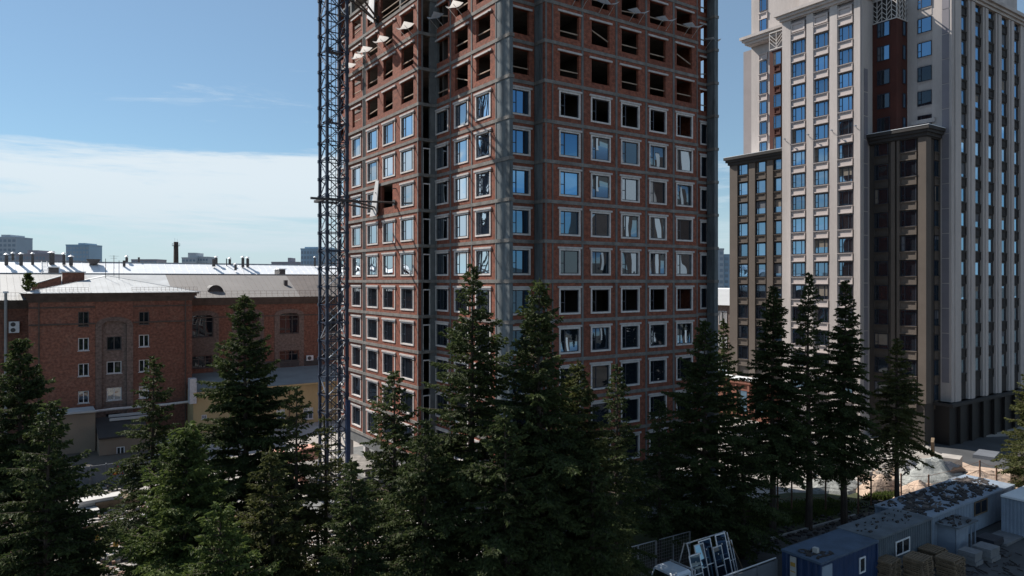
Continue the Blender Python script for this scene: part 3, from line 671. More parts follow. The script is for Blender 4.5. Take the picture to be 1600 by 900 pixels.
# right front: pale pilasters, dark spandrels, narrow windows
m = MB(); m.box(aRw, aRw+.299, bRf+.02, bRf+.499, 5, 82); m.part('pilaster', 'beige', G)
rc = [(1499.4, 1510.4), (1521.4, 1533), (1542, 1553), (1562.6, 1573.4), (1582.4, 1592)]
prev = aRw
for i, (p0, p1) in enumerate(rc):
    u0, u1 = on_b(p0, bRf+.2), on_b(p1, bRf+.2)
    m = MB(); m.box(prev+(.3 if i == 0 else .03), u0-.03, bRf, bRf+.44, 5, 54.2); m.box(prev+(.7 if i == 0 else .55), u0-.45, bRf-.12, bRf-.002, 5, 54.1); m.part('pilaster', 'beige', G)
    m = MB(); m.box(u0-.03, u1+.03, bRf+.32, bRf+.448, 5, 54.1); m.part('spandrel_strip', 'dark_spandrel', G)
    for n in range(-4, 12):
        put_win(G, 'R', bRf+.32, u0+.02, u0+(u1-u0)*.72, r2(n)+.1, 1.65)
        spandrel(G, 'R', bRf+.32, u0+.0, u1, r2(n)-1.0, r2(n)+.0, 'dark_spandrel', .12)
    prev = u1
m = MB(); m.box(prev+.03, aRe, bRf, bRf+.44, 5, 54.2); m.part('pilaster', 'beige', G)
cz = 54.2
m = MB()
for e, h in ((.15, .35), (.4, .35), (.7, .45)): m.box(aRw+.3, aRe+e, bRf-e, bRf+1.5, cz, cz+h-.003); cz += h
m.part('cornice', 'beige', G)
block('wall', 'beige', aRw+.3, aRe, bRf+1.6, bRf+28, 55, 82)
for i in range(7):
    a0 = aRw+1+i*3.1
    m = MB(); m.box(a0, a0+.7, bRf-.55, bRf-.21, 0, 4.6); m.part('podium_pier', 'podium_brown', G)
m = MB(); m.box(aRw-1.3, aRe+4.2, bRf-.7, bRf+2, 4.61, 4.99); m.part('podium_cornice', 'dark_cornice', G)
# red brick podium in front of the wing
P0, P1 = on_a(1200, 84.2), on_a(1120, 84.2)
m = MB(); m.box(84.2, aW, P0, P1+5, 0, 5.0); m.part('podium_wall', 'red_podium', G)
m = MB(); m.box(83.9, aW, P0-.3, P1+5, 5.001, 5.5); m.part('podium_cornice', 'red_podium', G)
m = MB(); m.box(83.8, aW, P0-.4, P1+5, 5.501, 5.56); m.part('cornice_flashing', 'roof_white', G)
for p0, p1 in ((1153, 1168), (1180, 1194)): put_win(G, 'L', 84.2, U(p0, 84.2), U(p1, 84.2), .9, 3.1)
for p0, p1 in ((1133, 1137), (1150, 1152), (1169, 1172)):
    m = MB(); fbox(m, 'L', 84.2, U(p0, 84.2), U(p1, 84.2), -.2, 0, 0, 5); m.part('pilaster', 'red_podium', G)

# ------------------------------------------------------------------ old brick buildings on the left
O = thing('old_brick_block', 'old four-storey red brick block with arched centre bay and pale hipped metal roof', 'building', 9, 106)
bO = 100.3; aO0, aO1 = on_b(45, bO), on_b(300, bO)
ze = 17.0
def oz(py, px, c=bO): a = on_b(px, c); return zat(py, a, c)
def ou(px, c=bO): return on_b(px, c)
owins = []
for p0, p1, rows in ((122, 139, ((487, 510, 'b'), (528, 548, 'w'), (568, 588, 'w'), (611, 630, 'w'), (655, 673, 'b'))), (217, 233, ((487, 507, 'b'), (523, 542, 'w'), (562, 581, 'w'), (603, 622, 'w')))):
    for y0, y1, t in rows: owins.append((ou(p0), ou(p1), oz(y1, (p0+p1)/2), oz(y0, (p0+p1)/2), t))
holes = [(u0, u1, z0, z1) for u0, u1, z0, z1, t in owins]
pc0, pc1 = ou(149), ou(208)
m = MB(); grid_wall(m, 'R', bO, aO0, pc0, 0, ze, .35, holes); m.part('wall', 'old_brick', O)
m = MB(); grid_wall(m, 'R', bO, pc1, aO1, 0, ze, .35, holes); m.part('wall', 'old_brick', O)
# arched centre bay
zc = oz(495, 178); cw = [(ou(167), ou(190.5), oz(547, 178), oz(526, 178), 'b'), (ou(167), ou(190.5), oz(584, 178), oz(565, 178), 'w'), (ou(167), ou(190.5), oz(626, 178), oz(606, 178), 'w'), (ou(165), ou(189), oz(662, 178), oz(646, 178), 'b')]
m = MB(); grid_wall(m, 'R', bO+.3, ou(159), ou(198), 0, ze-1, .3, [c[:4] for c in cw]); m.part('bay_wall', 'pale_brick', O)
for u0, u1 in ((pc0, ou(159)), (ou(198), pc1)):
    m = MB(); m.box(u0+.01, u1, bO-.08, bO+.3, 0, zc-1.2); m.part('pilaster', 'pale_brick', O)
m = MB(); cu = (pc0+pc1)/2; ro = (pc1-pc0)/2-.01; ri = (ou(198)-ou(159))/2; n = 14; rise = 1.2
for i in range(n):
    t0, t1 = math.pi*i/n, math.pi*(i+1)/n
    P = lambda r, t, e: (cu-r*math.cos(t), zc-1.2+(rise+(.0 if e else -.5))*math.sin(t)**.8)
    a_, b_, c_, d_ = P(ri, t0, 0), P(ri, t1, 0), P(ro, t1, 1), P(ro, t0, 1)
    m.hexa([(a_[0], bO-.08, a_[1]), (a_[0], bO+.3, a_[1]), (d_[0], bO+.3, d_[1]), (d_[0], bO-.08, d_[1]), (b_[0], bO-.08, b_[1]), (b_[0], bO+.3, b_[1]), (c_[0], bO+.3, c_[1]), (c_[0], bO-.08, c_[1])])
m.part('arch', 'pale_brick', O)
m = MB()
for i in range(n):
    t0, t1 = math.pi*i/n, math.pi*(i+1)/n; c_, d_ = P(ro, t1, 1), P(ro, t0, 1)
    m.hexa([(d_[0], bO, d_[1]), (d_[0], bO+.29, d_[1]), (d_[0], bO+.29, ze), (d_[0], bO, ze), (c_[0], bO, c_[1]), (c_[0], bO+.29, c_[1]), (c_[0], bO+.29, ze), (c_[0], bO, ze)])
m.part('wall', 'old_brick', O)
def owin(root, c, u0, u1, z0, z1, t, dep=.12, sill=True, nx=2):
    fm = {'w': 'white_frame', 'b': 'brown_frame'}[t]; w, h = u1-u0, z1-z0
    f = MB(); f.ring(-w/2+.01, w/2-.01, .01, h-.01, .09, 0, .08)
    for i in range(1, nx): x = -w/2+w*i/nx; f.box(x-.045, x+.045, .001, .079, .1, h-.1)
    if nx > 2: f.box(-w/2+.1, w/2-.1, .003, .077, h*.68, h*.68+.08)
    if sill: f.box(-w/2-.08, w/2+.08, -dep-.08, -.001, -.06, 0)
    loc, rz = fpos(root, 'R', c, (u0+u1)/2, dep, z0); o = link('window', f.mesh('window', fm), root, loc, rz)
    p = MB(); p.box(-w/2+.05, w/2-.05, .04, .05, -h/2+.05, h/2-.05); link('pane', p.mesh('pane', 'old_glass' if t == 'w' else 'dull_glass'), o, (0, 0, h/2)); return o
for u0, u1, z0, z1, t in owins: owin(O, bO, u0, u1, z0, z1, t)
for u0, u1, z0, z1, t in cw: owin(O, bO+.3, u0, u1, z0, z1, t)
block('wall', 'dark_inside', aO0+.3, aO1-.3, bO+.9, 115, 0, ze-.2, O)
block('side_wall', 'old_brick', aO0, aO0+.3, bO+.36, 112, 0, ze, O); block('side_wall', 'old_brick', aO1-.3, aO1, bO+.36, 112, 0, ze, O)
m = MB(); z = ze
for e, h in ((.1, .25), (.25, .35), (.5, .3), (.75, .2)): m.box(aO0-e, aO1+e, bO-e, 112, z, z+h-.003); z += h
m.part('cornice', 'cornice_stone', O); zr = z
for py, e in ((508, .09), (488-7, .06)):
    for u0, u1 in ((aO0-.02, pc0), (pc1, aO1+.02)):
        m = MB(); zz = zat(py, aO0, bO); m.box(u0, u1-.02, bO-e-.03, bO-.002, zz-.12, zz+.06); m.part('string_course', 'cornice_stone', O)
# hipped roof
ap = on_b(168, 107); za = zat(431, ap, 107); e = .9
hr = [(aO0-e, bO-e, zr), (aO1+e, bO-e, zr), (aO1+e, 113, zr), (aO0-e, 113, zr), (ap, 107.2, za), (ap, 113, za+.1)]
m = MB(); m.quad([hr[0], hr[1], hr[4]]); m.quad([hr[1], hr[2], hr[5], hr[4]]); m.quad([hr[3], hr[0], hr[4], hr[5]]); m.quad([hr[0], hr[3], hr[2], hr[1]]); m.part('roof', 'roof_slope', O)
m = MB()
for i in range(1, 30):
    t = i/30; x = hr[0][0]+(hr[1][0]-hr[0][0])*t; k_ = t/((ap-hr[0][0])/(hr[1][0]-hr[0][0])); k_ = min(k_, (1-t)/(1-(ap-hr[0][0])/(hr[1][0]-hr[0][0])))
    m.bar((x, hr[0][1], zr+.03), (x, hr[0][1]+(107.2-hr[0][1])*k_, zr+(za-zr)*k_+.02), .022)
m.bar(hr[0], hr[4], .05); m.bar(hr[1], hr[4], .05); m.part('roof_seams', 'roof_slope', O, kind='stuff')
def rail(root, p, q, h=.55, n=20, mat='rust_steel'):
    m = MB(); p = Vector(p); q = Vector(q)
    for i in range(n+1): x = p.lerp(q, i/n); m.bar(x, x+Vector((0, 0, h)), .018)
    m.bar(p+Vector((0, 0, h)), q+Vector((0, 0, h)), .018); m.bar(p+Vector((0, 0, h*.5)), q+Vector((0, 0, h*.5)), .014); m.part('roof_rail', mat, root)
rail(O, (aO0+.5, bO-.3, zr+.1), (aO0+6, bO-.3, zr+.1), n=14); rail(O, (aO1-7, bO-.2, zr+.1), (aO1+.6, bO-.2, zr+.1), n=16)
def dormer(root, a, b, z, r=.95, mat='dark_steel'):
    m = MB(); n = 10
    for i in range(n):
        t0, t1 = math.pi*i/n, math.pi*(i+1)/n
        m.hexa([(a-r*math.cos(t0), b, z+r*math.sin(t0)), (a-r*math.cos(t0), b+3, z+r*math.sin(t0)), (a-(r-.1)*math.cos(t0), b+3, z+(r-.1)*math.sin(t0)), (a-(r-.1)*math.cos(t0), b, z+(r-.1)*math.sin(t0)),
                (a-r*math.cos(t1), b, z+r*math.sin(t1)), (a-r*math.cos(t1), b+3, z+r*math.sin(t1)), (a-(r-.1)*math.cos(t1), b+3, z+(r-.1)*math.sin(t1)), (a-(r-.1)*math.cos(t1), b, z+(r-.1)*math.sin(t1))])
    o = m.part('dormer', mat, root)
    f = MB(); f.quad([(a-(r-.1)*math.cos(math.pi*i/n), b+.25, z+(r-.1)*math.sin(math.pi*i/n)) for i in range(n+1)]); f.part('dormer_louvre', 'dark_steel', root)
da = on_b(180, 103.2); dormer(O, da, 102.6, zat(461, da, 102.6), 1.1)
# brick chimney block and sloping parapet wall on the roof
c0, c1_ = on_b(98, 105.6), on_b(132, 105.6)
m = MB(); m.box(c0, c1_, 105.6, 107.4, ze+.4, zat(426, c0, 105.6)); m.part('chimney', 'old_brick', O)
m = MB(); m.box(c0-.15, c1_+.15, 105.45, 107.55, zat(426, c0, 105.6)+.002, zat(426, c0, 105.6)+.15); m.part('chimney_cap', 'roof_slope', O)
m = MB(); w0 = on_b(50, 105.5); zl, zh = zat(446, w0, 105.5), zat(432, c0, 105.5)
m.hexa([(w0, 105.5, ze), (c0-.16, 105.5, ze), (c0-.16, 105.9, ze), (w0, 105.9, ze), (w0, 105.5, zl), (c0-.16, 105.5, zh), (c0-.16, 105.9, zh), (w0, 105.9, zl)]); m.part('parapet_wall', 'old_brick', O)
m = MB(); m.hexa([(w0-.2, 105.3, zl+.01), (c0-.17, 105.3, zh+.01), (c0-.17, 113, zh+.01), (w0-.2, 113, zl+.01), (w0-.2, 105.3, zl+.1), (c0-.17, 105.3, zh+.1), (c0-.17, 113, zh+.1), (w0-.2, 113, zl+.1)]); m.part('parapet_roof', 'roof_slope', O)
x0 = on_b(41, bO+1); x1 = on_b(56, bO+1); m = MB(); m.box(x0, x1, bO+.8, bO+2.2, zr, zat(455, x0, bO+1)); m.part('chimney', 'old_brick', O)
m = MB(); m.box(x0-.12, x1+.12, bO+.7, bO+2.3, zat(455, x0, bO+1)+.002, zat(455, x0, bO+1)+.12); m.part('chimney_cap', 'cornice_stone', O)
for px, y0, y1, b_ in ((165, 431, 404, 106), (178, 428, 399, 112), (186, 435, 407, 105.5)):
    a_ = on_b(px, b_); m = MB(); m.bar((a_, b_, zat(y0, a_, b_)-.3), (a_, b_, zat(y1, a_, b_)), .035, 5)
    if px == 178: zt = zat(y1, a_, b_); m.bar((a_-.6, b_, zt-.1), (a_+.6, b_, zt-.1), .02); m.bar((a_-.4, b_, zt-.4), (a_+.4, b_, zt-.4), .02)
    m.part('antenna', 'dark_steel', O)

# long wing behind, with arched windows
Wg = thing('long_brick_wing', 'long brick wing with grey metal roof and tall arched windows behind the ochre annex', 'building', 20, 110)
bW = 104.5; aw0, aw1 = on_b(-60, bW), on_b(548, bW); zw = zat(465, on_b(380, bW), bW)-1.0
awins = [(300, 333, 492, 527), (371, 404, 489, 524), (437, 467, 489, 521), (505, 534, 488, 518)]
lwins = [(300, 332, 556, 575), (371, 403, 552, 571), (437, 466, 548, 566), (505, 533, 545, 562)]
hs = []
for (p0, p1, y0, y1) in awins+lwins: c = (p0+p1)/2; hs.append((on_b(p0, bW), on_b(p1, bW), oz(y1, c, bW), oz(y0, c, bW)))
m = MB(); grid_wall(m, 'R', bW, aw0, aw1, 0, zw, .35, hs); m.part('wall', 'old_brick', Wg)
for i, (u0, u1, z0, z1) in enumerate(hs):
    owin(Wg, bW, u0, u1, z0, z1, 'b', .2, nx=3)
    if i < 4:
        m = MB(); s_ = .75; zb = hs[i+4][2]-1.5
        m.box(u0-s_, u0-.02, bW-.07, bW-.002, zb, z1-.35); m.box(u1+.02, u1+s_, bW-.07, bW-.002, zb, z1-.35); m.box(u0-.02, u1+.02, bW-.06, bW-.003, hs[i+4][3]+.05, z0-.08)
        cu = (u0+u1)/2; ro = (u1-u0)/2+s_; ri = (u1-u0)/2+.02; n = 12
        for q in range(n):
            t0, t1 = math.pi*q/n, math.pi*(q+1)/n
            pr = [(cu-ri*math.cos(t0), z1-.35+.36*math.sin(t0)), (cu-ro*math.cos(t0), z1-.35+.95*math.sin(t0)**.8), (cu-ro*math.cos(t1), z1-.35+.95*math.sin(t1)**.8 if q < n-1 else z1-.35), (cu-ri*math.cos(t1), z1-.35+.36*math.sin(t1))]
            m.hexa([(x, bW-.07, zz) for x, zz in pr]+[(x, bW-.002, zz) for x, zz in pr])
        m.part('window_surround', 'pale_brick', Wg)
block('inner_wall', 'dark_inside', aw0+1, aw1-1, bW+1.2, bW+1.4, 0, zw-.1, Wg)
m = MB(); z = zw
for e, h in ((.12, .3), (.3, .35), (.5, .4)): m.box(aw0, aw1, bW-e, bW+2, z, z+h-.003); z += h
m.part('cornice', 'cornice_stone', Wg); zwr = z
m = MB(); zz = zat(497, aO1, bW); m.box(aO1+.6, aw1, bW-.075, bW-.002, zz-.08, zz+.08); m.part('string_course', 'cornice_stone', Wg)
bRdg = 113.5
def ridge(a): return 20.6
spans = [(aw0, on_b(132, bRdg), aw0, on_b(160, bW), 'roof_grey'), (on_b(132, bRdg), on_b(258, bRdg), on_b(160, bW), on_b(272, bW), 'roof_slope'), (on_b(258, bRdg), on_b(446, bRdg), on_b(272, bW), on_b(467, bW), 'roof_taupe'), (on_b(446, bRdg), on_b(560, bRdg), on_b(467, bW), aw1, 'roof_brown')]
zrd = zat(428.5, on_b(300, bRdg), bRdg)
for t0, t1, e0, e1, mt in spans:
    m = MB(); m.quad([(e0, bW-.7, zwr), (e1, bW-.7, zwr), (t1, bRdg, zrd), (t0, bRdg, zrd)]); m.quad([(t0, bRdg, zrd), (t1, bRdg, zrd), (t1, bRdg+9, zwr), (t0, bRdg+9, zwr)]); m.part('roof', mt, Wg)
    if mt == 'roof_brown' or mt == 'roof_taupe' or mt == 'roof_grey':
        n = int((e1-e0)/(.75 if mt != 'roof_brown' else .55)); m = MB()
        for i in range(1, n): t = i/n; m.bar((e0+(e1-e0)*t, bW-.7, zwr+.02), (t0+(t1-t0)*t, bRdg, zrd+.02), .02 if mt != 'roof_brown' else .05)
        m.part('roof_seams', mt, Wg, kind='stuff')
m = MB(); m.box(aw0, on_b(560, bRdg), bRdg-.2, bRdg+.2, zrd-.05, zrd+.08); m.part('ridge_cap', 'roof_grey', Wg)
rail(Wg, (on_b(262, bW), bW-.4, zwr+.1), (on_b(500, bW), bW-.4, zwr+.1), .8, 26); rail(Wg, (aw0, bW-.4, zwr+.1), (on_b(42, bW), bW-.4, zwr+.1), .8, 16)
da = on_b(337, bW+1.6); dormer(Wg, da, bW+1.5, zat(457, da, bW+1.5), 1.05)
for px, py, w_, h_ in ((447, 446, .5, .8),):
    a_ = on_b(px, bW+4); zz = zat(py, a_, bW+4); m = MB(); m.box(a_-w_/2, a_+w_/2, bW+4, bW+4+w_, zz-.6, zz+h_); m.part('roof_vent', 'dark_steel', Wg)
a_ = on_b(381, bW+8.5); m = MB(); m.bar((a_, bW+8.5, zrd-.5), (a_, bW+8.5, zrd+1.2), .03); m.part('antenna', 'steel_light', Wg)
def ac(root, c, px, py, w_=1.0, h_=.75, rows=1):
    a_ = on_b(px, c); z = zat(py, a_, c); m = MB(); m.box(a_-w_/2, a_+w_/2, c-.45, c-.1, z-h_/2, z+h_/2); m.box(a_-w_/2+.1, a_-w_/2+.15, c-.1, c, z-h_/2, z-h_/2+.1); o = m.part('air_conditioner', 'white_frame', root)
    for r in range(rows):
        f = MB(); zc = z+(r-(rows-1)/2)*h_/rows; rr = min(h_/rows, w_)*.38
        f.prism([(a_-.1+rr*math.cos(t*math.pi/6), zc+rr*math.sin(t*math.pi/6)) for t in range(12)], 0, .03); f.v = [(x, c-.451-z2, y) for x, y, z2 in f.v]; g = f.part('fan_grille', 'dark_steel', root)
ac(Wg, bW, 483, 559); ac(Wg, bW, 22, 511, 1.05, 1.35, 2)
m = MB(); a_ = on_b(9, bW-.6); m.bar((a_, bW-.6, 0), (a_, bW-.6, zat(458, a_, bW)), .17, 8); m.part('flue_pipe', 'roof_grey', Wg)
m = MB(); m.bar((a_, bW-.6, zat(458, a_, bW)), (a_, bW-.6, zat(455, a_, bW)), .3, 8); m.part('flue_cap', 'roof_white', Wg)

# big hall with white metal roof
Hh = thing('white_roofed_hall', 'long hall with bright white metal roof and a row of vent pipes on its ridge', 'building', 30, 135)
bH0, bH1 = 124., 134.; h0, h1 = on_b(-120, bH1), on_b(1170, bH1)
zh1 = 22.6; zh0 = 18.4
h1 = 95
m = MB(); m.quad([(h0, bH0, zh0), (h1, bH0, zh0), (h1, bH1, zh1), (h0, bH1, zh1)]); m.quad([(h0, bH1, zh1), (h1, bH1, zh1), (h1, 145, zh0), (h0, 145, zh0)]); m.part('roof', 'roof_white', Hh)
m = MB(); i = h0
while i < h1: m.bar((i, bH0, zh0+.02), (i, bH1, zh1+.02), .03); i += 1.1
m.part('roof_seams', 'roof_white', Hh, kind='stuff')
block('wall', 'old_brick', h0+.3, h1-.3, bH0+.4, 144.6, 0, zh0-.01, Hh)
m = MB(); m.box(h0, h1, bH1-.15, bH1+.15, zh1-.02, zh1+.1); m.part('ridge_cap', 'roof_corr', Hh)
def vent(px, y0, y1, wpx, b_, cap=True):
    a_ = on_b(px, b_); s = YY(a_, b_)/F; r = wpx*s/2; z0 = zat(y0, a_, b_)-.5; z1 = zat(y1, a_, b_); m = MB(); m.bar((a_, b_, z0), (a_, b_, z1), r, 10)
    o = m.part('vent_pipe', 'dark_steel', Hh)
    if cap: m = MB(); m.bar((a_, b_, z1+.12), (a_, b_, z1+.35), r*1.7, 10, r*.3); m.bar((a_, b_, z1-.01), (a_, b_, z1+.13), r*.4, 6); m.part('vent_cap', 'steel_light', Hh)
for px, y0, y1, w_, b_ in ((10, 409, 399, 5, 132.5), (20, 405, 397, 4, 134.6), (33, 410, 398, 5, 132.5), (51, 409, 397.5, 4, 132.8), (81, 408, 396, 7.5, 133), (100, 409, 398, 4.5, 132.5), (111, 410, 402, 5.5, 132.3), (194, 411, 407, 4, 132.4), (198, 406, 402, 4, 134.4), (217, 406, 402, 3, 134.6), (334, 412, 405, 5, 132.2), (338, 408, 403, 4, 133.8), (354, 411, 404, 1.6, 133.2), (359, 409, 405, 4, 133.9), (368, 418, 414, 4, 130.5), (379.5, 413, 403, 4.5, 132.4), (387, 412, 404, 4.5, 132.8), (492, 412, 403, 3, 133)):
    vent(px, y0, y1, w_, b_, px not in (354, 194, 217, 334))
for px, py, w_, h_ in ((84, 422, 13, 8), (440, 424, 9, 6)):
    b_ = 127.; a_ = on_b(px, b_); s = YY(a_, b_)/F; z = zat(py, a_, b_); m = MB(); m.box(a_-w_*s/2, a_+w_*s/2, b_-.5, b_+2.5, z-h_*s/2-.4, z+h_*s/2); m.part('roof_hatch', 'dark_steel', Hh)
    m = MB(); m.box(a_-w_*s/2-.15, a_+w_*s/2+.15, b_-.7, b_+2.6, z+h_*s/2+.003, z+h_*s/2+.15); m.part('hatch_lid', 'roof_white', Hh)
m = MB(); a_ = on_b(146, 132.8); z = zat(405, a_, 132.8); m.prism([(a_-.5, 132.3), (a_+.5, 132.3), (a_+.5, 133.3), (a_-.5, 133.3)], z-.8, z, [(a_-1, 132.), (a_+1, 132.), (a_+1, 133.6), (a_-1, 133.6)]); m.part('roof_vent', 'dark_steel', Hh)
for px in (70,):
    m = MB(); a_ = on_b(px, 130)
    for s_ in (-.35, .35): m.bar((a_+s_, 126.5, zh0+(zh1-zh0)*.25+.12), (a_+s_, 133.8, zh1+.05), .04)
    for i in range(14): t = .25+.74*i/14; m.bar((a_-.35, bH0+10*t, zh0+(zh1-zh0)*t+.12), (a_+.35, bH0+10*t, zh0+(zh1-zh0)*t+.12), .03)
    m.part('roof_ladder', 'steel_light', Hh)

# yellow annex with corrugated lean-to roof
X = thing('yellow_annex', 'low ochre annex with dark corrugated lean-to roof before the long brick wing', 'building', 30, 100)
bX = 96.5; x0, x1 = on_b(302, bX), on_b(556, bX); zx = zat(604, on_b(400, bX), bX); zxt = zx+1.35
xw = [(432, 445, 640, 657), (474, 489.5, 637, 655), (315, 323, 648, 655)]
hx = [(on_b(p0, bX), on_b(p1, bX), oz(y1, (p0+p1)/2, bX), oz(y0, (p0+p1)/2, bX)) for p0, p1, y0, y1 in xw]
m = MB(); grid_wall(m, 'R', bX, x0, x1, 0, zx-.15, .3, hx); m.part('wall', 'yellow_render', X)
for q in hx: owin(X, bX, *q, 'w', .05)
block('side_wall', 'yellow_render', x0, x0+.3, bX+.31, bW-.1, 0, zx-.1, X)
block('inner_wall', 'dark_inside', x0+.5, x1, bX+.8, bX+1, 0, zx-.3, X)
m = MB(); n = 130
for i in range(n):
    p, q = x0+(x1-x0)*i/n, x0+(x1-x0)*(i+1)/n; md = (p+q)/2
    m.quad([(p, bX-.5, zx-.08), (md, bX-.5, zx+.02), (md, bW-.08, zxt+.02), (p, bW-.08, zxt-.08)]); m.quad([(md, bX-.5, zx+.02), (q, bX-.5, zx-.08), (q, bW-.08, zxt-.08), (md, bW-.08, zxt+.02)])
m.part('roof', 'roof_corr', X)
m = MB(); m.box(x0-.1, x1, bX-.62, bX-.5, zx-.22, zx-.05); m.part('gutter', 'yellow_render', X)
m = MB(); a_ = on_b(452, bX); m.bar((a_, bX-.1, 0), (a_, bX-.1, zx-.2), .06, 6); m.part('drain_pipe', 'rust_steel', X)
m = MB(); m.box(x1-14, x1-2, bW-.06, bW-.01, zxt+.05, zxt+1.0); m.part('flashing', 'dark_steel', X)
m = MB(); a_ = on_b(296, bX-.4); m.box(a_, a_+.8, bX-.6, bX+.6, oz(630, 300, bX), oz(591, 300, bX)); m.part('air_duct', 'steel_light', X)
# utility pipe along the old block
m = MB(); q = [(83, 655), (118, 650), (121, 646), (178, 639), (260, 632), (300, 627), (303, 626)]; pts = [(on_b(px, bO-.9), bO-.9, zat(py, on_b(px, bO-.9), bO-.9)) for px, py in q]
for i in range(len(pts)-1): m.bar(pts[i], pts[i+1], .16, 8)
m.part('heating_pipe', 'plaster', O)
for px in (61, 290):
    m = MB(); a_ = on_b(px, bO-.12); m.bar((a_, bO-.12, 0), (a_, bO-.12, ze), .07, 6); m.part('downpipe', 'cornice_stone', O)
m = MB()
for dz in (0, .25):
    p = (on_b(75, bO-.5), bO-.5, zat(648, on_b(75, bO-.5), bO)+dz)
    for i in range(8): q = (on_b(75+28*(i+1), bO-.5), bO-.5, zat(648-3.3*(i+1), on_b(75+28*(i+1), bO-.5), bO)+dz+.3*math.sin(i)); m.bar(p, q, .02); p = q
m.part('cable', 'dark_steel', O)
# small shed and low lean-to before the old block
Sh = thing('beige_shed', 'small beige shed with dark purple-brown pitched roof in front of the old brick block', 'shed', 8, 92)
bS1 = 91.5; s0, s1 = on_b(155, bS1), on_b(232, bS1); zs = oz(683, 180, bS1); zs2 = zs+1.5
m = MB(); grid_wall(m, 'R', bS1, s0, s1, 0, zs, .25, [(on_b(182, bS1), on_b(195, bS1), oz(722, 188, bS1), oz(698, 188, bS1))]); m.part('wall', 'beige_render', Sh)
owin(Sh, bS1, on_b(182, bS1), on_b(195, bS1), oz(722, 188, bS1), oz(698, 188, bS1), 'w', .05)
m = MB(); m.hexa([(s0, bS1+.26, 0), (s0+.25, bS1+.26, 0), (s0+.25, bS1+4.5, 0), (s0, bS1+4.5, 0), (s0, bS1+.26, zs), (s0+.25, bS1+.26, zs), (s0+.25, bS1+4.5, zs2), (s0, bS1+4.5, zs2)]); m.part('side_wall', 'beige_render', Sh)
m = MB(); m.hexa([(s0-.1, bS1-.35, zs-.05), (s1, bS1-.35, zs-.05), (s1, bS1+4.7, zs2-.05), (s0-.1, bS1+4.7, zs2-.05), (s0-.1, bS1-.35, zs+.12), (s1, bS1-.35, zs+.12), (s1, bS1+4.7, zs2+.12), (s0-.1, bS1+4.7, zs2+.12)]); m.part('roof', 'dark_cornice', Sh)
m = MB(); m.box(s0+1.3, s0+6, bS1+3.2, bS1+3.4, zs2-.2, zs2+.1); m.box(s0+1.3, s0+6, bS1+4.3, bS1+4.5, zs2+.05, zs2+.35); m.part('roof_batten', 'roof_slope', Sh)
m = MB(); m.box(s0-5.5, s0-.15, bS1+3, bS1+6, 0, 4.5); m.part('lean_to', 'beige_render', Sh); m = MB(); m.box(s0-5.7, s0-.16, bS1+2.6, bS1+6, 4.503, 4.7); m.part('lean_to_roof', 'roof_slope', Sh)
# panel fence with warning sign
Fn = thing('panel_fence', 'grey-blue concrete panel fence before the beige shed', 'fence', 5, 78)
bF = 77.5; f0, f1 = on_b(40, bF), on_b(300, bF); n = 11
for i in range(n):
    p, q = f0+(f1-f0)*i/n, f0+(f1-f0)*(i+1)/n
    m = MB(); m.box(p+.07, q-.07, bF, bF+.08, .05, 2.1); m.part('fence_panel', 'fence_panel', Fn); m = MB(); m.box(q-.06, q+.06, bF-.05, bF+.1, 0, 2.2); m.part('post', 'fence_panel', Fn)
sa_ = on_b(184, bF); Sg = thing('warning_sign', 'small yellow triangular warning sign on the grey panel fence', 'sign', sa_, bF-.03, z=1.1)
m = MB(); m.v = [(sa_-.5, bF-.03, 1.0), (sa_+.5, bF-.03, 1.0), (sa_, bF-.03, 1.85), (sa_-.5, bF-.005, 1.0), (sa_+.5, bF-.005, 1.0), (sa_, bF-.005, 1.85)]; m.f = [(0, 1, 2), (3, 5, 4), (0, 3, 4, 1), (1, 4, 5, 2), (2, 5, 3, 0)]; m.m = [0]*5; m.part('plate', 'sign_red', Sg)
m = MB(); m.quad([(sa_-.33, bF-.035, 1.09), (sa_+.33, bF-.035, 1.09), (sa_, bF-.035, 1.65)]); m.part('sign_face', 'sign_yellow', Sg)
m = MB(); m.bar((sa_, bF-.04, 1.22), (sa_+.02, bF-.04, 1.48), .025); m.box(sa_-.025, sa_+.025, bF-.045, bF-.038, 1.13, 1.17); m.part('sign_mark', 'dark_steel', Sg)

# ------------------------------------------------------------------ far city
def far(name, label, px0, px1, py, Y, mat, wmat, depth=18, rows=8, cols=6, bump=None, base=0):
    am, bm = pY((px0+px1)/2, Y); t = thing(name, label, 'building', am, bm, rot=0)
    X0, X1 = (px0-800)/F*Y, (px1-800)/F*Y; zt = CZ-(py-HZ)*Y/F; w = X1-X0; cx = (X0+X1)/2
    def P(mb, nm, mt): me = mb.mesh(nm, mt); return link(nm, me, t)
    m = MB(); m.box(-w/2, w/2, 0, depth, 0, zt); P(m, 'wall', mat)
    if bump: m = MB(); m.box(-w/2+w*bump[0], -w/2+w*bump[1], 1, depth-1, zt+.01, zt+bump[2]); P(m, 'roof_house', mat)
    m = MB(); m.box(-w/2-.2, w/2+.2, -.2, depth, zt-.9, zt+.005); P(m, 'parapet', mat)
    cw_, rh = w/cols, min(3.4, (zt-3)/rows); me = None
    f = MB(); f.box(-cw_*.33, cw_*.33, -.08, .02, -rh*.25, rh*.3); me = f.mesh('window', wmat)
    for i in range(cols):
        for j in range(rows): link('window', me, t, (-w/2+cw_*(i+.5), 0, zt-1.2-rh*(j+.5)))
    return t
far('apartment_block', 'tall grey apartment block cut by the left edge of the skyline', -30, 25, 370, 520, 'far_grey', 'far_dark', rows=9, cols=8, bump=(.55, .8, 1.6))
far('office_building', 'low brownish office building between the grey block and the blue glass block', 25, 71, 396, 430, 'far_brown', 'far_dark', rows=4, cols=9, bump=(.35, .7, 2))
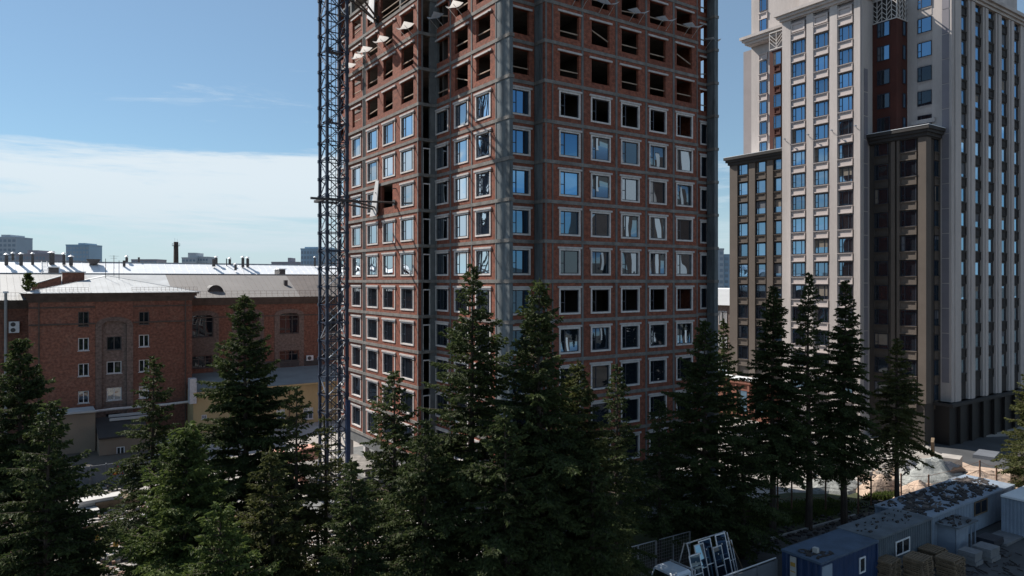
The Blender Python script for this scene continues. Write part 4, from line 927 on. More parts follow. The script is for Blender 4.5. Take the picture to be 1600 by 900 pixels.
far('glass_office', 'blue glass office block standing on the skyline left of the factory chimney', 103, 139, 382, 560, 'far_blue', 'far_grey', rows=8, cols=7, bump=(.5, .8, 1.2))
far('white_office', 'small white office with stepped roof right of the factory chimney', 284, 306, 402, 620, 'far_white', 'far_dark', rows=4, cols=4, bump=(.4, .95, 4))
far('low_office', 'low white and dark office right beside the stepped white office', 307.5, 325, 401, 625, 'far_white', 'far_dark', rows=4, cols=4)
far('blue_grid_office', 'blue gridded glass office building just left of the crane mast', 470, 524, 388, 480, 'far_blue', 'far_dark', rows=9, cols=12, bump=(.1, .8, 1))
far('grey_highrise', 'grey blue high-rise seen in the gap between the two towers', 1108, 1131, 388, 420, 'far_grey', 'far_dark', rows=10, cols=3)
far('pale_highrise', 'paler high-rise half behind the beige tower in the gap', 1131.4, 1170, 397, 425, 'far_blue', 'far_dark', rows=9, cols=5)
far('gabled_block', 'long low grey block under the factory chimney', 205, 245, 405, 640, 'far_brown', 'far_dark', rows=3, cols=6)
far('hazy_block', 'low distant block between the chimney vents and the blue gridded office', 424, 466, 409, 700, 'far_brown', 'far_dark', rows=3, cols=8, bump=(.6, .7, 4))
ca_, cb_ = pY(275, 330); FC = thing('factory_chimney', 'dark square brick factory chimney with a railed top on the skyline', 'chimney', ca_, cb_)
m = MB(); w0_, w1_ = 1.25, .85; zt = CZ+(HZ-378)*330/F; m.prism([(ca_-w0_, cb_-w0_), (ca_+w0_, cb_-w0_), (ca_+w0_, cb_+w0_), (ca_-w0_, cb_+w0_)], 0, zt, [(ca_-w1_, cb_-w1_), (ca_+w1_, cb_-w1_), (ca_+w1_, cb_+w1_), (ca_-w1_, cb_+w1_)]); m.part('stack', 'dark_wall', FC)
m = MB(); m.box(ca_-1.5, ca_+1.5, cb_-1.5, cb_+1.5, zt-1.9, zt-1.75)
for s_ in (-1.45, 1.45):
    for q in (-1.45, 0, 1.45): m.bar((ca_+s_, cb_+q, zt-1.8), (ca_+s_, cb_+q, zt-.7), .05); 
    m.bar((ca_+s_, cb_-1.45, zt-.7), (ca_+s_, cb_+1.45, zt-.7), .05)
m.part('platform', 'dark_steel', FC)
m = MB(); m.bar((ca_-.5, cb_, zt), (ca_-.5, cb_, zt+1.8), .06); m.bar((ca_+.5, cb_, zt), (ca_+.5, cb_, zt+1.5), .06); m.part('lightning_rod', 'steel_light', FC)
NB = thing('added_reflected_block', 'unseen pale block added out of view for the panes of the unfinished tower to mirror', 'building', *ab(112, 40), rot=0)  # unseen pale and dark masses, added only as reflections for the tower panes
m = MB(); m.box(0, 18, -5, 6, 0, 58); link('wall', m.mesh('wall', 'white_frame'), NB)
m = MB(); m.box(.4, 18, -13, -5.02, 0, 46); m.box(.4, 18, 6.02, 24, 0, 52); link('side_wall', m.mesh('side_wall', 'dark_wall'), NB)
m = MB(); m.box(-.3, 18.4, -5.3, 6.3, 58.01, 59); link('parapet', m.mesh('parapet', 'dark_steel'), NB)
# small beige brick house glimpsed between the towers
Gh = thing('beige_brick_house', 'pale brick house with white roof seen in the gap between the two towers', 'house', 80, 88)
aG = 84.; g0_, g1_ = on_a(1150, 97.), on_a(1090, 97.)
m = MB(); m.box(97, 112, g0_-6, g1_+14, 0, 15.5); m.part('wall', 'pale_brick', Gh)
m = MB(); m.box(96.4, 112.6, g0_-6.5, g1_+14.5, 15.503, 18.2); m.part('roof', 'roof_white', Gh)
for px0, px1 in ((1123.5, 1126.2), (1128, 1132), (1133.5, 1136)):
    for z0 in (12.2, 8.2, 4.2): put_win(Gh, 'L', 97., U(px0, 97.), U(px1, 97.), z0, 2.3, mat='white_frame')

# ------------------------------------------------------------------ trees
def leaf_mesh(name, P, D, S, mat, rng, wide=.42):
    """P positions, D unit directions, S sizes: two crossed blades for every tuft"""
    P = np.array(P); D = np.array(D); S = np.array(S)[:, None]; n = len(P)
    V = np.zeros((n*6, 3)); up = rng.normal(size=(n, 3)); side = np.cross(D, up); side /= np.linalg.norm(side, axis=1)[:, None]+1e-9; s2 = np.cross(D, side)
    tip = D*S
    V[0::6] = P-side*S*wide; V[1::6] = P+side*S*wide; V[2::6] = P+tip
    V[3::6] = P-s2*S*wide*.8+tip*.25; V[4::6] = P+s2*S*wide*.8+tip*.25; V[5::6] = P+tip*1.2
    me = bpy.data.meshes.new(name); me.vertices.add(n*6); me.vertices.foreach_set('co', V.ravel())
    me.loops.add(n*6); me.loops.foreach_set('vertex_index', np.arange(n*6)); me.polygons.add(n*2); me.polygons.foreach_set('loop_start', np.arange(0, n*6, 3)); me.polygons.foreach_set('loop_total', np.full(n*2, 3))
    me.materials.append(MATS[mat]); me.update(); me.validate(); return me
random.seed(3)
def conifer(px, top, Yd, Rm, label, mat='spruce_needles', seed=0, clear=.1, dens=1.0, lean=0, name='spruce_tree', droop=.28, prof=.8, tip=.165, irr=.35, Z=0, K=.42):
    rng = np.random.default_rng(seed+100); a, b = pY(px, Yd); H = CZ-(top-HZ)*Yd/F-Z
    t = thing(name, label, 'tree', a, b, 'conifers around the site' if name == 'spruce_tree' else None, z=Z, rot=rng.uniform(0, 6.28))
    bend = rng.normal(size=2)*.003
    droop *= rng.uniform(.75, 1.35); irr *= rng.uniform(.9, 1.5); dens *= rng.uniform(.85, 1.1)
    ax = lambda z: np.array([bend[0]*z+.06*math.sin(z*.35+seed), bend[1]*z+.05*math.sin(z*.29), z])
    m = MB(); r0 = .011*H+.06; n = 12
    for i in range(n): z0, z1 = H*i/n, H*(i+1)/n; m.bar(ax(z0), ax(z1), r0*(1-i/n)+.015, 7, r0*(1-(i+1)/n)+.015)
    link('trunk', m.mesh('trunk', 'bark'), t)
    lb = MB(); P = []; D = []; S = []
    zc = H*clear; z = zc; ph = rng.uniform(0, 6)
    lobes = rng.uniform(0, 6.28, 4)
    while z < H-.15:
        s = (z-zc)/(H-zc); base = min(Rm, K*(H-z)**.9)*(1.0 if s > .12 else .7+2.5*s)
        base *= 1+irr*.45*math.sin(z*1.9+lobes[0])*math.sin(z*.83+lobes[1])
        nb = int(round((5 if s > .6 else 6)*min(1.2, dens)+rng.uniform(-.5, .8)))
        for i in range(nb):
            th = ph+i*6.283/nb+rng.normal()*.25; Lb = base*rng.uniform(1-irr, 1+irr*.45)+.12
            Lb *= 1+.22*math.sin(th*2+lobes[2])
            if rng.random() < .05: Lb *= 1.25
            dr = droop*(1.15-.95*s)+rng.normal()*.06; z0 = z+rng.normal()*.1
            dirh = np.array([math.cos(th), math.sin(th), 0]); sd = np.array([-dirh[1], dirh[0], 0]); o0 = ax(min(z0, H)); 
            pos = lambda q: o0+dirh*Lb*q+np.array([0, 0, (.10+.35*s)*Lb*q-dr*Lb*q*q*1.4+(.12*Lb*max(0, q-.75)*4*.35)])
            if Lb > .5: lb.bar(pos(0), pos(.5), .018+.012*Lb, 3, .018); lb.bar(pos(.5), pos(.96), .018, 3, .008)
            ns = max(3, int(Lb/.125*dens))
            for k in range(ns):
                q = .12+.88*(k+rng.random())/ns
                if s < .45 and q < .3 and rng.random() < .6: continue
                c = pos(q)
                for sg in (-1, 1):
                    l = (.18+.34*Lb*(1-q)**.8*min(1, q*3))*rng.uniform(.6, 1.25); d = dirh*.65+sd*sg*.8+np.array([0, 0, -.25+rng.normal()*.15]); d /= np.linalg.norm(d); m_ = max(1, int(l/.115))
                    for j in range(m_):
                        p = c+d*l*(j+.3*rng.random())/m_; dd = d+rng.normal(size=3)*.38+np.array([0, 0, -.12]); dd /= np.linalg.norm(dd)
                        P.append(p); D.append(dd); S.append(tip*rng.uniform(.7, 1.35))
            for j in range(2): P.append(pos(1.0)-dirh*.1*j); dd = dirh+rng.normal(size=3)*.3; D.append(dd/np.linalg.norm(dd)); S.append(tip*1.2)
        ph += 1.1; z += (.26+.30*(1-s))/max(.8, dens**.5)*rng.uniform(.75, 1.3)
    for j in range(26):
        z0 = H*(.06+rng.random()*(clear+.12)); th = rng.uniform(0, 6.28); l_ = Rm*rng.uniform(.25, .7); p0 = ax(z0); p1 = p0+np.array([math.cos(th)*l_, math.sin(th)*l_, -.18*l_+rng.normal()*.1]); lb.bar(p0, p1, .02, 3, .006)
    for j in range(14): P.append(ax(H-.05*j-.1)); dd = np.array([rng.normal()*.4, rng.normal()*.4, 1]); D.append(dd/np.linalg.norm(dd)); S.append(tip)
    if lb.v: link('branches', lb.mesh('branches', 'bark'), t, kind='stuff')
    link('crown', leaf_mesh('crown', P, D, S, mat, rng), t, kind='stuff')
    return t
def leafy(px, top, Yd, Rm, label, seed, name='leafy_tree', clear=.06, n=9000, size=.2, mat='green_leaves', Z=0, H=None, cone=.75):
    rng = np.random.default_rng(seed); a, b = pY(px, Yd); H = CZ-(top-HZ)*Yd/F-Z if H is None else H
    t = thing(name, label, 'tree', a, b, z=Z, rot=rng.uniform(0, 6)); m = MB(); P = []; D = []; S = []
    k = 8; 
    for i in range(k): m.bar((0, 0, H*i/k), (0, 0, H*(i+1)/k), (.012*H+.03)*(1-i/k)+.012, 7, (.012*H+.03)*(1-(i+1)/k)+.012)
    nb = 80 if H > 3 else 26; per = n//nb
    for i in range(nb):
        s = (i+rng.random())/nb; z0 = H*(clear+(.93-clear)*s); th = i*2.4+rng.normal()*.3; Lb = Rm*(1-s)**cone*rng.uniform(.55, 1.15)+.05*H*.3; d = np.array([math.cos(th), math.sin(th), .55+.5*s]); e = np.array([0, 0, z0])+d*Lb
        m.bar((0, 0, z0), tuple(e), .008*H*(1-s)+.01, 4, .008)
        for j in range(per):
            q = rng.random()**.55; c = np.array([0, 0, z0])+d*Lb*q; p = c+rng.normal(size=3)*np.array([.16, .16, .13])*(.3*Rm+.25)*(1.15-.4*q); dd = rng.normal(size=3)+d*.5+np.array([0, 0, .2]); P.append(p); D.append(dd/np.linalg.norm(dd)); S.append(size*rng.uniform(.5, 1.2))
    link('trunk', m.mesh('trunk', 'bark'), t); link('crown', leaf_mesh('crown', P, D, S, mat, rng, .5), t, kind='stuff'); return t

conifer(34, 530, 35, 4.0, 'large dark spruce at the left edge of the picture before the old brick block', seed=1, dens=1.1)
conifer(74, 628, 32, 3.2, 'shorter spruce standing just right of the large spruce at the left edge', seed=2, dens=1.0)
conifer(240, 556, 46, 3.0, 'slim spruce with a thin spire before the right end of the old brick block', seed=3, prof=1.15, K=0.38)
conifer(384, 460, 43, 3.7, 'tall dense spruce with a bare lower trunk in front of the ochre annex', seed=4, clear=.14, dens=1.15, prof=.85, K=0.38)
conifer(464, 606, 41, 3.3, 'thin olive spruce with a wispy top left of the crane mast', 'olive_needles', 5, prof=1.25, dens=.9, irr=.5, K=0.4)
conifer(507, 650, 44, 2.2, 'small sparse olive spruce right in front of the crane mast foot', 'olive_needles', 6, dens=.7, prof=1.0, K=0.33)
conifer(614, 580, 41, 3.6, 'spruce with a pointed top before the left face of the unfinished tower', seed=7, prof=.95, K=0.5)
conifer(736, 416, 38, 3.8, 'tallest spruce, standing before the lit corner of the unfinished tower', seed=8, dens=1.1, irr=.45)
conifer(845, 436, 37, 3.8, 'very tall spruce before the shaded corner column of the unfinished tower', seed=9, dens=1.15, prof=.85)
conifer(902, 562, 39, 3.3, 'broad olive spruce tucked right of the very tall corner spruce', 'olive_needles', 10)
conifer(964, 568, 44, 2.5, 'narrow dark spruce before the lower right windows of the unfinished tower', seed=11, prof=1.0, K=0.34)
conifer(1100, 500, 50, 3.0, 'dark spruce before the right edge of the unfinished tower', seed=12, dens=1.15)
conifer(1030, 625, 49, 2.6, 'low dark spruce in shade before the right half of the unfinished tower', seed=22, clear=.2)
conifer(1207, 446, 56, 3.1, 'leftmost tall spruce of the three silhouettes before the beige tower', seed=13, clear=.24, dens=1.25, irr=.32, K=0.29)
conifer(1263, 426, 56, 2.9, 'middle and tallest spruce of the three silhouettes before the beige tower', seed=54, clear=.22, irr=.36, dens=1.15, K=0.26)
conifer(1318, 438, 57, 2.9, 'rightmost tall spruce of the three silhouettes before the beige tower', seed=55, clear=.22, irr=.32, dens=1.2, K=0.27)
conifer(1402, 528, 60, 2.9, 'olive spruce standing before the brown lower block of the beige tower', 'olive_needles', 16, clear=.3, dens=1.1, irr=.3, K=0.36)
conifer(1612, 575, 60, 3.2, 'olive spruce cut by the right edge of the picture before the beige tower', 'olive_needles', 17, clear=.2, K=.5)
conifer(1131, 500, 92, 2.6, 'distant spruce in the gap between the two towers', seed=18, tip=.3, dens=.7, K=0.28)
conifer(1160, 625, 50, 2.8, 'low spruce in shade left of the three tall silhouettes', seed=23, dens=.9)
conifer(292, 660, 31, 3.2, 'bright green conifer low in front of the slim spire spruce', 'green_leaves', 31, dens=1.2, clear=.04, prof=.9, irr=.4, K=0.6)
conifer(345, 790, 27, 2.6, 'short bright conifer right below the larger bright green one', 'green_leaves', 32, dens=1.1, clear=.04, K=0.55)
conifer(425, 700, 33, 3.0, 'short olive spruce at the bottom between the bright green tree and the crane', 'olive_needles', 25, dens=.95, clear=.05)
conifer(550, 716, 33, 2.9, 'short dark spruce at the bottom below the crane mast', seed=26, clear=.05)
conifer(668, 655, 35, 3.0, 'medium spruce in the gap left of the tallest spruce', seed=27)
conifer(790, 640, 34, 3.0, 'medium spruce between the two tallest spruces', seed=28)
conifer(925, 705, 36, 2.6, 'shaded spruce at the bottom left of the steel post fence', seed=45, clear=.06)
ra, rb = on_b(44, bO+1.5), bO+1.5
st_ = leafy(44, 430, YY(ra, rb), .9, 'small leafy sapling growing on the old roof beside the little chimney', 33, name='roof_sapling', n=700, size=.22, Z=zat(457, ra, rb), H=2.3)
def tuft(name, label, pts, n, mat='green_leaves', h=.25):
    rng = np.random.default_rng(n); P = []; D = []; S = []
    A = np.array([wpos(*p, 0) for p in pts])
    for i in range(n):
        w_ = rng.dirichlet(np.ones(len(A))); p = w_@A; P.append(p); d = np.array([rng.normal()*.4, rng.normal()*.4, 1]); D.append(d/np.linalg.norm(d)); S.append(h*rng.uniform(.4, 1.4))
    o = bpy.data.objects.new(name, leaf_mesh(name, P, D, S, mat, rng, .25)); col.objects.link(o); tag(o, label, 'plants', kind='stuff')
tuft('grass', 'short green grass on the shaded verge under the tall spruces', [grd(1000, 870), grd(1215, 838), grd(1335, 800), grd(1415, 786), grd(1350, 770), grd(1240, 775), grd(1110, 795), grd(970, 828)], 16000)
tuft('low_plants', 'bright green weeds on the bank at the foot of the olive spruce', [grd(1345, 782), grd(1420, 784), grd(1405, 774), grd(1360, 775)], 2500, h=.4)

# ------------------------------------------------------------------ sand and rubble yard
def mound(name, label, px, py, ra, rb, h, mat, seed, cat='pile', sharp=1.3, rot=0):
    rng = random.Random(seed); a, b = grd(px, py); m = MB(); nr, nt_ = 9, 28
    ph = [rng.uniform(0, 6) for _ in range(6)]
    def pt(i, j):
        r = i/nr; t = 2*math.pi*j/nt_; k = 1+.16*math.sin(2*t+ph[0])+.1*math.sin(5*t+ph[1]); x = ra*r*k*math.cos(t); y = rb*r*k*math.sin(t)
        z = h*(max(0, 1-r)**(1/sharp))*(1+.14*math.sin(x*2.1+ph[2])*math.sin(y*2.4+ph[3]))+.07*rng.random()*(r < .98)
        return (a+x*math.cos(rot)-y*math.sin(rot), b+x*math.sin(rot)+y*math.cos(rot), max(-.03, z if i < nr else -.03))
    g = [[pt(i, j) for j in range(nt_)] for i in range(nr+1)]; g[0] = [g[0][0]]*nt_
    for i in range(nr):
        for j in range(nt_):
            j2 = (j+1) % nt_
            if i == 0: m.quad([g[0][0], g[1][j], g[1][j2]])
            else: m.quad([g[i][j], g[i+1][j], g[i+1][j2], g[i][j2]])
    return m.top(name, mat, label=label, cat=cat)
mound('gravel_mound', 'large grey gravel mound behind the sand near the shaded podium', 1455, 752, 4.2, 3.2, 2.5, 'gravel_grey', 1)
mound('sand_mound', 'long low sand heap in front of the grey gravel mound', 1435, 777, 4.6, 2.0, 1.4, 'sand', 2)
mound('sand_mound', 'small peach sand heap beside the trunk of the olive spruce', 1375, 768, 2.6, 1.8, 1.7, 'sand', 3)
mound('sand_mound', 'pale sand heap at the right below the wire fence', 1530, 756, 5, 3, 1.2, 'sand', 4)
mound('gravel_mound', 'low grey rubble heap left of the sand among the spruce trunks', 1300, 762, 3.5, 2, 1.1, 'gravel_grey', 5)
def boxthing(name, label, cat, px, py, w_, d_, h_, mat, z=0, rot=0, group=None):
    a, b = grd(px, py, z); m = MB(); c, s = math.cos(rot), math.sin(rot); rg = random.Random(px)
    poly = [(a+x*c-y*s, b+x*s+y*c) for x, y in ((-w_/2, 0), (w_/2, 0), (w_/2, d_), (-w_/2, d_))]; q = [(x+rg.uniform(-.06, .06), y+rg.uniform(-.06, .06)) for x, y in poly]
    m.prism(poly, z, z+h_, q); return m.top(name, mat, label=label, cat=cat, group=group)
# tarpaulin covered goods on the mound
for px, py, w_, lab, r in ((1425, 733, 3.3, 'dark tarpaulin over goods on the left of the gravel mound', .3), (1476, 735, 4.2, 'long creased dark tarpaulin over goods right of the gravel mound', -.5)):
    a, b = grd(px, py, 1.0); m = MB(); n = 8
    for i in range(n):
        for j in range(3):
            f = lambda p, q: (a-w_/2+w_*p+q*.2, b-1+2*q, 1.0+.9*math.sin(math.pi*min(1, max(0, p)))**.5*(1-abs(q-.5)*.8)+.12*math.sin(p*19+q*6))
            m.quad([f(i/n, j/3), f((i+1)/n, j/3), f((i+1)/n, (j+1)/3), f(i/n, (j+1)/3)])
        m.quad([(a-w_/2+w_*i/n, b-1, .0), (a-w_/2+w_*(i+1)/n, b-1, .0), f((i+1)/n, 0), f(i/n, 0)])
    m.top('tarpaulin', 'tarp_dark', label=lab, cat='tarpaulin')
boxthing('block_stack', 'stack of pale concrete blocks right of the long dark tarpaulin', 'blocks', 1502, 738, 2.0, 1.8, 1.5, 'yard_concrete', rot=.3)
boxthing('board', 'brown board leaning by the podium behind the gravel mound', 'board', 1460, 716, 2.6, .3, 2.0, 'wood', rot=.4)
boxthing('slab_stack', 'low stack of pale slabs lying before the shaded podium', 'slabs', 1558, 716, 3.5, 2, .4, 'fence_panel', rot=.2)
ob = boxthing('gate_post_block', 'dark square concrete block standing before the long white cabin', 'block', 1510, 779, 1.4, 1.2, 1.6, 'fence_panel')
# pickets and rubble under the wire fence
WF = thing('wire_fence', 'rusty post and wire fence running along the back of the sand yard', 'fence', *grd(1300, 790))
fp = [(1215, 806, 3.2), (1237, 800, 3.0), (1290, 800, 3), (1341, 803, 3.0), (1361, 790, 2.6), (1408, 786, 2.6), (1451, 788, 2.6), (1531, 770, 3.0), (1557, 775, 2.8)]
prevp = None
for px, py, h in fp:
    a, b = grd(px, py); m = MB(); m.bar((a, b, 0), (a, b, h), .07, 6); m.part('post', 'rust_steel', WF); top = (a, b, h-.1)
    if prevp:
        for dz in (0, -.8, -1.6):
            m = MB(); md = tuple((prevp[i]+top[i])/2 for i in range(3)); m.bar((prevp[0], prevp[1], prevp[2]+dz), (md[0], md[1], md[2]-.15+dz), .018); m.bar((md[0], md[1], md[2]-.15+dz), (top[0], top[1], top[2]+dz), .018); m.part('wire', 'rust_steel', WF)
    prevp = top
rng_ = random.Random(5); m = MB()
for i in range(420):
    px = rng_.uniform(1345, 1600); py = rng_.uniform(742, 792); a, b = grd(px, py); s = rng_.uniform(.06, .26); zz = .1+(rng_.random() < .4)*rng_.uniform(.2, .9) if 1400 < px < 1480 else 0.0
    m.prism([(a+s*math.cos(t*1.3+i)*rng_.uniform(.6, 1.2), b+s*math.sin(t*1.3+i)*rng_.uniform(.6, 1.2)) for t in range(5)], 0, s*rng_.uniform(.4, .9)+.02)
m.top('rubble', 'debris', label='scattered dark rubble and offcuts on the sunlit sand', cat='rubble', kind='stuff')
rng_ = random.Random(9); m = MB()
for i in range(700):
    px = rng_.uniform(1090, 1400); py = rng_.uniform(665, 745); a, b = grd(px, py); s = rng_.uniform(.1, .5); w_ = s*rng_.uniform(.4, 3)
    m.box(a, a+w_, b, b+s, .01, rng_.uniform(.05, .7)*s*2)
m.top('yard_rubble', 'yard_concrete', label='broken pale building rubble on the sunlit yard behind the tall spruces', cat='rubble', kind='stuff')
def stack(name, label, cat, px, py, w_, d_, layers, lh, mat, gap=.02, rot=0, wob=.04, group=None):
    a, b = grd(px, py); t = thing(name, label, cat, a, b, group, rot=ANG+rot); rg = random.Random(px*7+py)
    for i in range(layers):
        m = MB(); ox, oy = rg.uniform(-wob, wob), rg.uniform(-wob, wob); m.box(-w_/2+ox, w_/2+ox, oy, d_+oy, i*lh+.02, (i+1)*lh-gap+.02); link('layer', m.mesh('layer', mat), t)
    return t
rng_ = random.Random(12); m = MB(); m2_ = MB()
for i in range(1500):
    px = rng_.uniform(0, 620); py = rng_.uniform(735, 900); a, b = grd(px, py); s = rng_.uniform(.08, .4)
    q = m if rng_.random() < .5 else m2_; q.box(a, a+s*rng_.uniform(.4, 4), b, b+s*rng_.uniform(.4, 1.6), .01, .02+rng_.uniform(.05, .8)*s)
m.top('pale_scrap', 'yard_concrete', label='pale boards and slabs strewn over the yard under the left spruces', cat='rubble', kind='stuff')
m2_.top('dark_scrap', 'rust_steel', label='rusty scrap and dark rubble strewn over the yard under the left spruces', cat='rubble', kind='stuff')
# yard goods on the left
for px, py, w_, n_, lab in ((484, 726, 1.3, 4, 'tallest pallet of pink bricks left of the crane foot'), (455, 732, 1.4, 2, 'low pallet of pink bricks behind the thin olive spruce'), (430, 728, 1.3, 3, 'leftmost pallet of pink bricks near the yellow annex'), (488, 752, 1.6, 2, 'nearest pallet of pink bricks before the crane foot')):
    stack('brick_pallet', lab, 'bricks', px, py, w_*1.6, 1.8, n_, .45, 'pink_brick', group='pallets of pink bricks')
for px, py, w_, d_, n_, mt, lab in ((155, 800, 3.2, 1.3, 4, 'white_sheet', 'stack of bright white sheets on the yard between the left spruces'), (188, 795, 3.6, 1.4, 3, 'wood', 'stack of light timber right of the white sheets'), (122, 812, 3.0, 2.0, 2, 'white_sheet', 'spread of pale broken boards left of the white sheets'), (45, 790, 4, 1.5, 2, 'white_sheet', 'pale sheets lying behind the large spruce at the left edge'), (200, 875, 2.6, 1.6, 2, 'yard_concrete', 'pale slabs at the bottom left beside the low wide spruce'), (240, 890, 2.2, 1.4, 3, 'white_sheet', 'white sheet stack at the bottom under the bright green tree'), (360, 780, 3.4, 2.0, 3, 'white_sheet', 'white sheet stack beside the bare trunk of the tall dense spruce'), (590, 775, 3.5, 2, 3, 'yard_concrete', 'slab stack on the yard right of the crane foot'), (570, 800, 5, 2, 2, 'wood', 'timber stack on the yard below the crane')):
    stack('material_stack', lab, 'building materials', px, py, w_, d_, n_, .28, mt, wob=.2, rot=.1)
Lf = thing('board_rack', 'upright yellow boards with a rusty ladder standing between the left spruces', 'boards', *grd(168, 872))
a, b = grd(168, 872)
for i, o_ in enumerate((-.75, -.2, .35)):
    m = MB(); m.box(a+o_, a+o_+.32, b, b+.06, .0, 1.75-.1*i+.3*(i == 2)); m.part('board', 'yellow_board', Lf)
m = MB()
for s_ in (.85, 1.45): m.bar((a+s_, b, 0), (a+s_-.1, b+.1, 1.9), .03)
for i in range(8): m.bar((a+.85, b+.01*i, .2+.22*i), (a+1.42, b+.01*i, .2+.22*i), .022)
m.part('ladder', 'rust_steel', Lf)
Rl = thing('guard_railing', 'long pale guard railing crossing the yard between the left spruces', 'railing', *grd(150, 845)); a, b = grd(110, 850, .0)
m = MB(); m.bar((a, b, 1.15), (a+5.2, b+.4, 1.15), .05); m.part('top_rail', 'steel_light', Rl); m = MB(); m.bar((a, b, .6), (a+5.2, b+.4, .6), .03); m.part('mid_rail', 'steel_light', Rl)
for i in range(5): m = MB(); m.bar((a+1.3*i, b+.1*i, 0), (a+1.3*i, b+.1*i, 1.13), .03); m.part('post', 'steel_light', Rl)

# ------------------------------------------------------------------ cabins, fence, truck and pallets at the lower right
def corr(mb, face, c, u0, u1, z0, z1, pitch=.25, dep=.05):
    n = max(2, int((u1-u0)/pitch)); w_ = (u1-u0)/n
    def q(ua, da, ub, db):
        if face == 'R': mb.quad([(ua, c+da, z0), (ub, c+db, z0), (ub, c+db, z1), (ua, c+da, z1)])
        else: mb.quad([(c+da, -ua, z0), (c+db, -ub, z0), (c+db, -ub, z1), (c+da, -ua, z1)])
    for i in range(n):
        u = u0+i*w_; q(u, 0, u+w_*.35, 0); q(u+w_*.35, 0, u+w_*.5, dep); q(u+w_*.5, dep, u+w_*.85, dep); q(u+w_*.85, dep, u+w_, 0)
def cabin(name, label, a0, a1, b0, b1, z0, h, wall, roofm, wins=(), door=None, pitch=.25):
    t = thing(name, label, 'cabin', (a0+a1)/2, (b0+b1)/2, z=0)
    m = MB(); corr(m, 'R', b0, a0, a1, z0, z0+h, pitch); m.part('front_wall', wall, t)
    m = MB(); corr(m, 'L', a0, -b1, -b0, z0, z0+h, pitch); m.part('end_wall', wall, t)
    m = MB(); m.box(a0+.08, a1, b0+.08, b1, z0, z0+h-.01); m.part('body', wall, t)
    m = MB(); m.box(a0-.12, a1+.06, b0-.12, b1+.1, z0+h, z0+h+.14); m.part('roof', roofm, t)
    for x, y in ((a0, b0), (a1, b0), (a0, b1)): m = MB(); m.box(x-.05, x+.07, y-.05, y+.07, z0, z0+h-.002); m.part('corner_post', wall, t)
    for u0, u1, y0, y1, fm in wins:
        f = MB(); f.ring(u0, u1, z0+y0, z0+y1, .09, b0-.06, b0-.005)
        if u1-u0 > 1: f.box((u0+u1)/2-.03, (u0+u1)/2+.03, b0-.055, b0-.006, z0+y0+.09, z0+y1-.09)
        o = f.part('window', fm, t); g = MB(); g.box(u0+.05, u1-.05, b0-.03, b0-.02, z0+y0+.05, z0+y1-.05); gg = g.part('window_pane', 'old_glass', t)
    if door: f = MB(); f.box(door[0], door[1], b0-.06, b0-.004, z0+.05, z0+2.05); f.part('door', door[2], t)
    return t
rh = 2.75
A0 = grd(1282, 878, rh); aB, bB0 = A0
aB1 = on_b(1370, bB0); 
Cb = cabin('blue_cabin', 'dark blue site cabin nearest the camera with junk on its roof', aB, aB1, bB0, bB0+2.5, .15, rh-.29, 'cabin_blue', 'roof_blue', [(aB+4.2, aB+4.9, .9, 1.9, 'white_frame')], None, .5)
m = MB(); m.box(aB+.06, aB+1.1, bB0-.09, bB0-.005, .2, rh-.3); m.part('door', 'cabin_white', Cb)
m = MB(); m.box(aB-.07, aB-.004, bB0+1.6, bB0+2.0, .9, rh-.25); nb = m.part('notice_board', 'white_sheet', Cb)
m = MB(); m.box(aB-.075, aB-.0701, bB0+1.63, bB0+1.97, 1.9, 2.15); m.box(aB-.075, aB-.0701, bB0+1.63, bB0+1.97, 1.55, 1.62); m.part('notice_print', 'yellow_board', Cb)
aC1 = on_b(1447, bB0+.5)
Cg = cabin('grey_cabin', 'weathered grey-blue site cabin between the dark blue cabin and the long white one', aB1+.15, aC1-.1, bB0+.15, bB0+2.7, .15, rh-.25, 'cabin_grey', 'roof_felt', [(on_b(1400, bB0+.1), on_b(1422, bB0+.1), .9, 1.9, 'white_frame')])
bL = bB0+.5; aL0 = on_b(1447, bL); aLe = on_b(1583, bL)
zL = zat(812, aL0, bL)
Cl = cabin('long_white_cabin', 'long white corrugated cabin with dark debris strewn all over its roof', aL0, aLe, bL, bL+3.6, .1, zL-.1, 'cabin_white', 'cabin_white', [(on_b(1466, bL), on_b(1482, bL), .8, 1.95, 'cabin_grey'), (on_b(1522, bL), on_b(1542, bL), 1.2, 2.3, 'wood')], (on_b(1570, bL), on_b(1580, bL), 'wood_dark'))
m = MB(); dx = on_b(1575, bL); m.box(dx-.15, dx+.15, bL-.085, bL-.062, 1.3, 1.8); m.part('door_notice', 'white_sheet', Cl)
def litter(root, a0, a1, b0, b1, z, n, seed, big=1.0, mat='debris', name='roof_litter'):
    rg = random.Random(seed); m = MB()
    for i in range(n):
        a, b = rg.uniform(a0, a1), rg.uniform(b0, b1); l = rg.uniform(.15, .8)*big; w_ = l*rg.uniform(.25, .6); t = rg.gauss(.35, .25); c, s = math.cos(t), math.sin(t); h = rg.uniform(.02, .1)
        p = [(a+(x*c-y*s), b+(x*s+y*c)) for x, y in ((-l/2, -w_/2*rg.uniform(.3, 1)), (l/2*rg.uniform(.5, 1), -w_/2), (l/2, w_/2*rg.uniform(.3, 1)), (-l/2*rg.uniform(.5, 1), w_/2))]; m.prism(p, z, z+h)
    m.part(name, mat, root, kind='stuff')
litter(Cl, aL0+.2, aLe-.4, bL+.2, bL+3.4, zL+.14, 260, 3, 1.2); litter(Cl, aL0+.4, aLe-2, bL+.6, bL+3.4, zL+.15, 60, 4, 1.0, 'roof_brown')
litter(Cg, aB1+.4, aC1-.4, bB0+.4, bB0+2.5, rh+.04, 45, 5, .5)
litter(Cb, aB+.3, aB+1.8, bB0+.3, bB0+1.5, rh, 22, 6, .8)
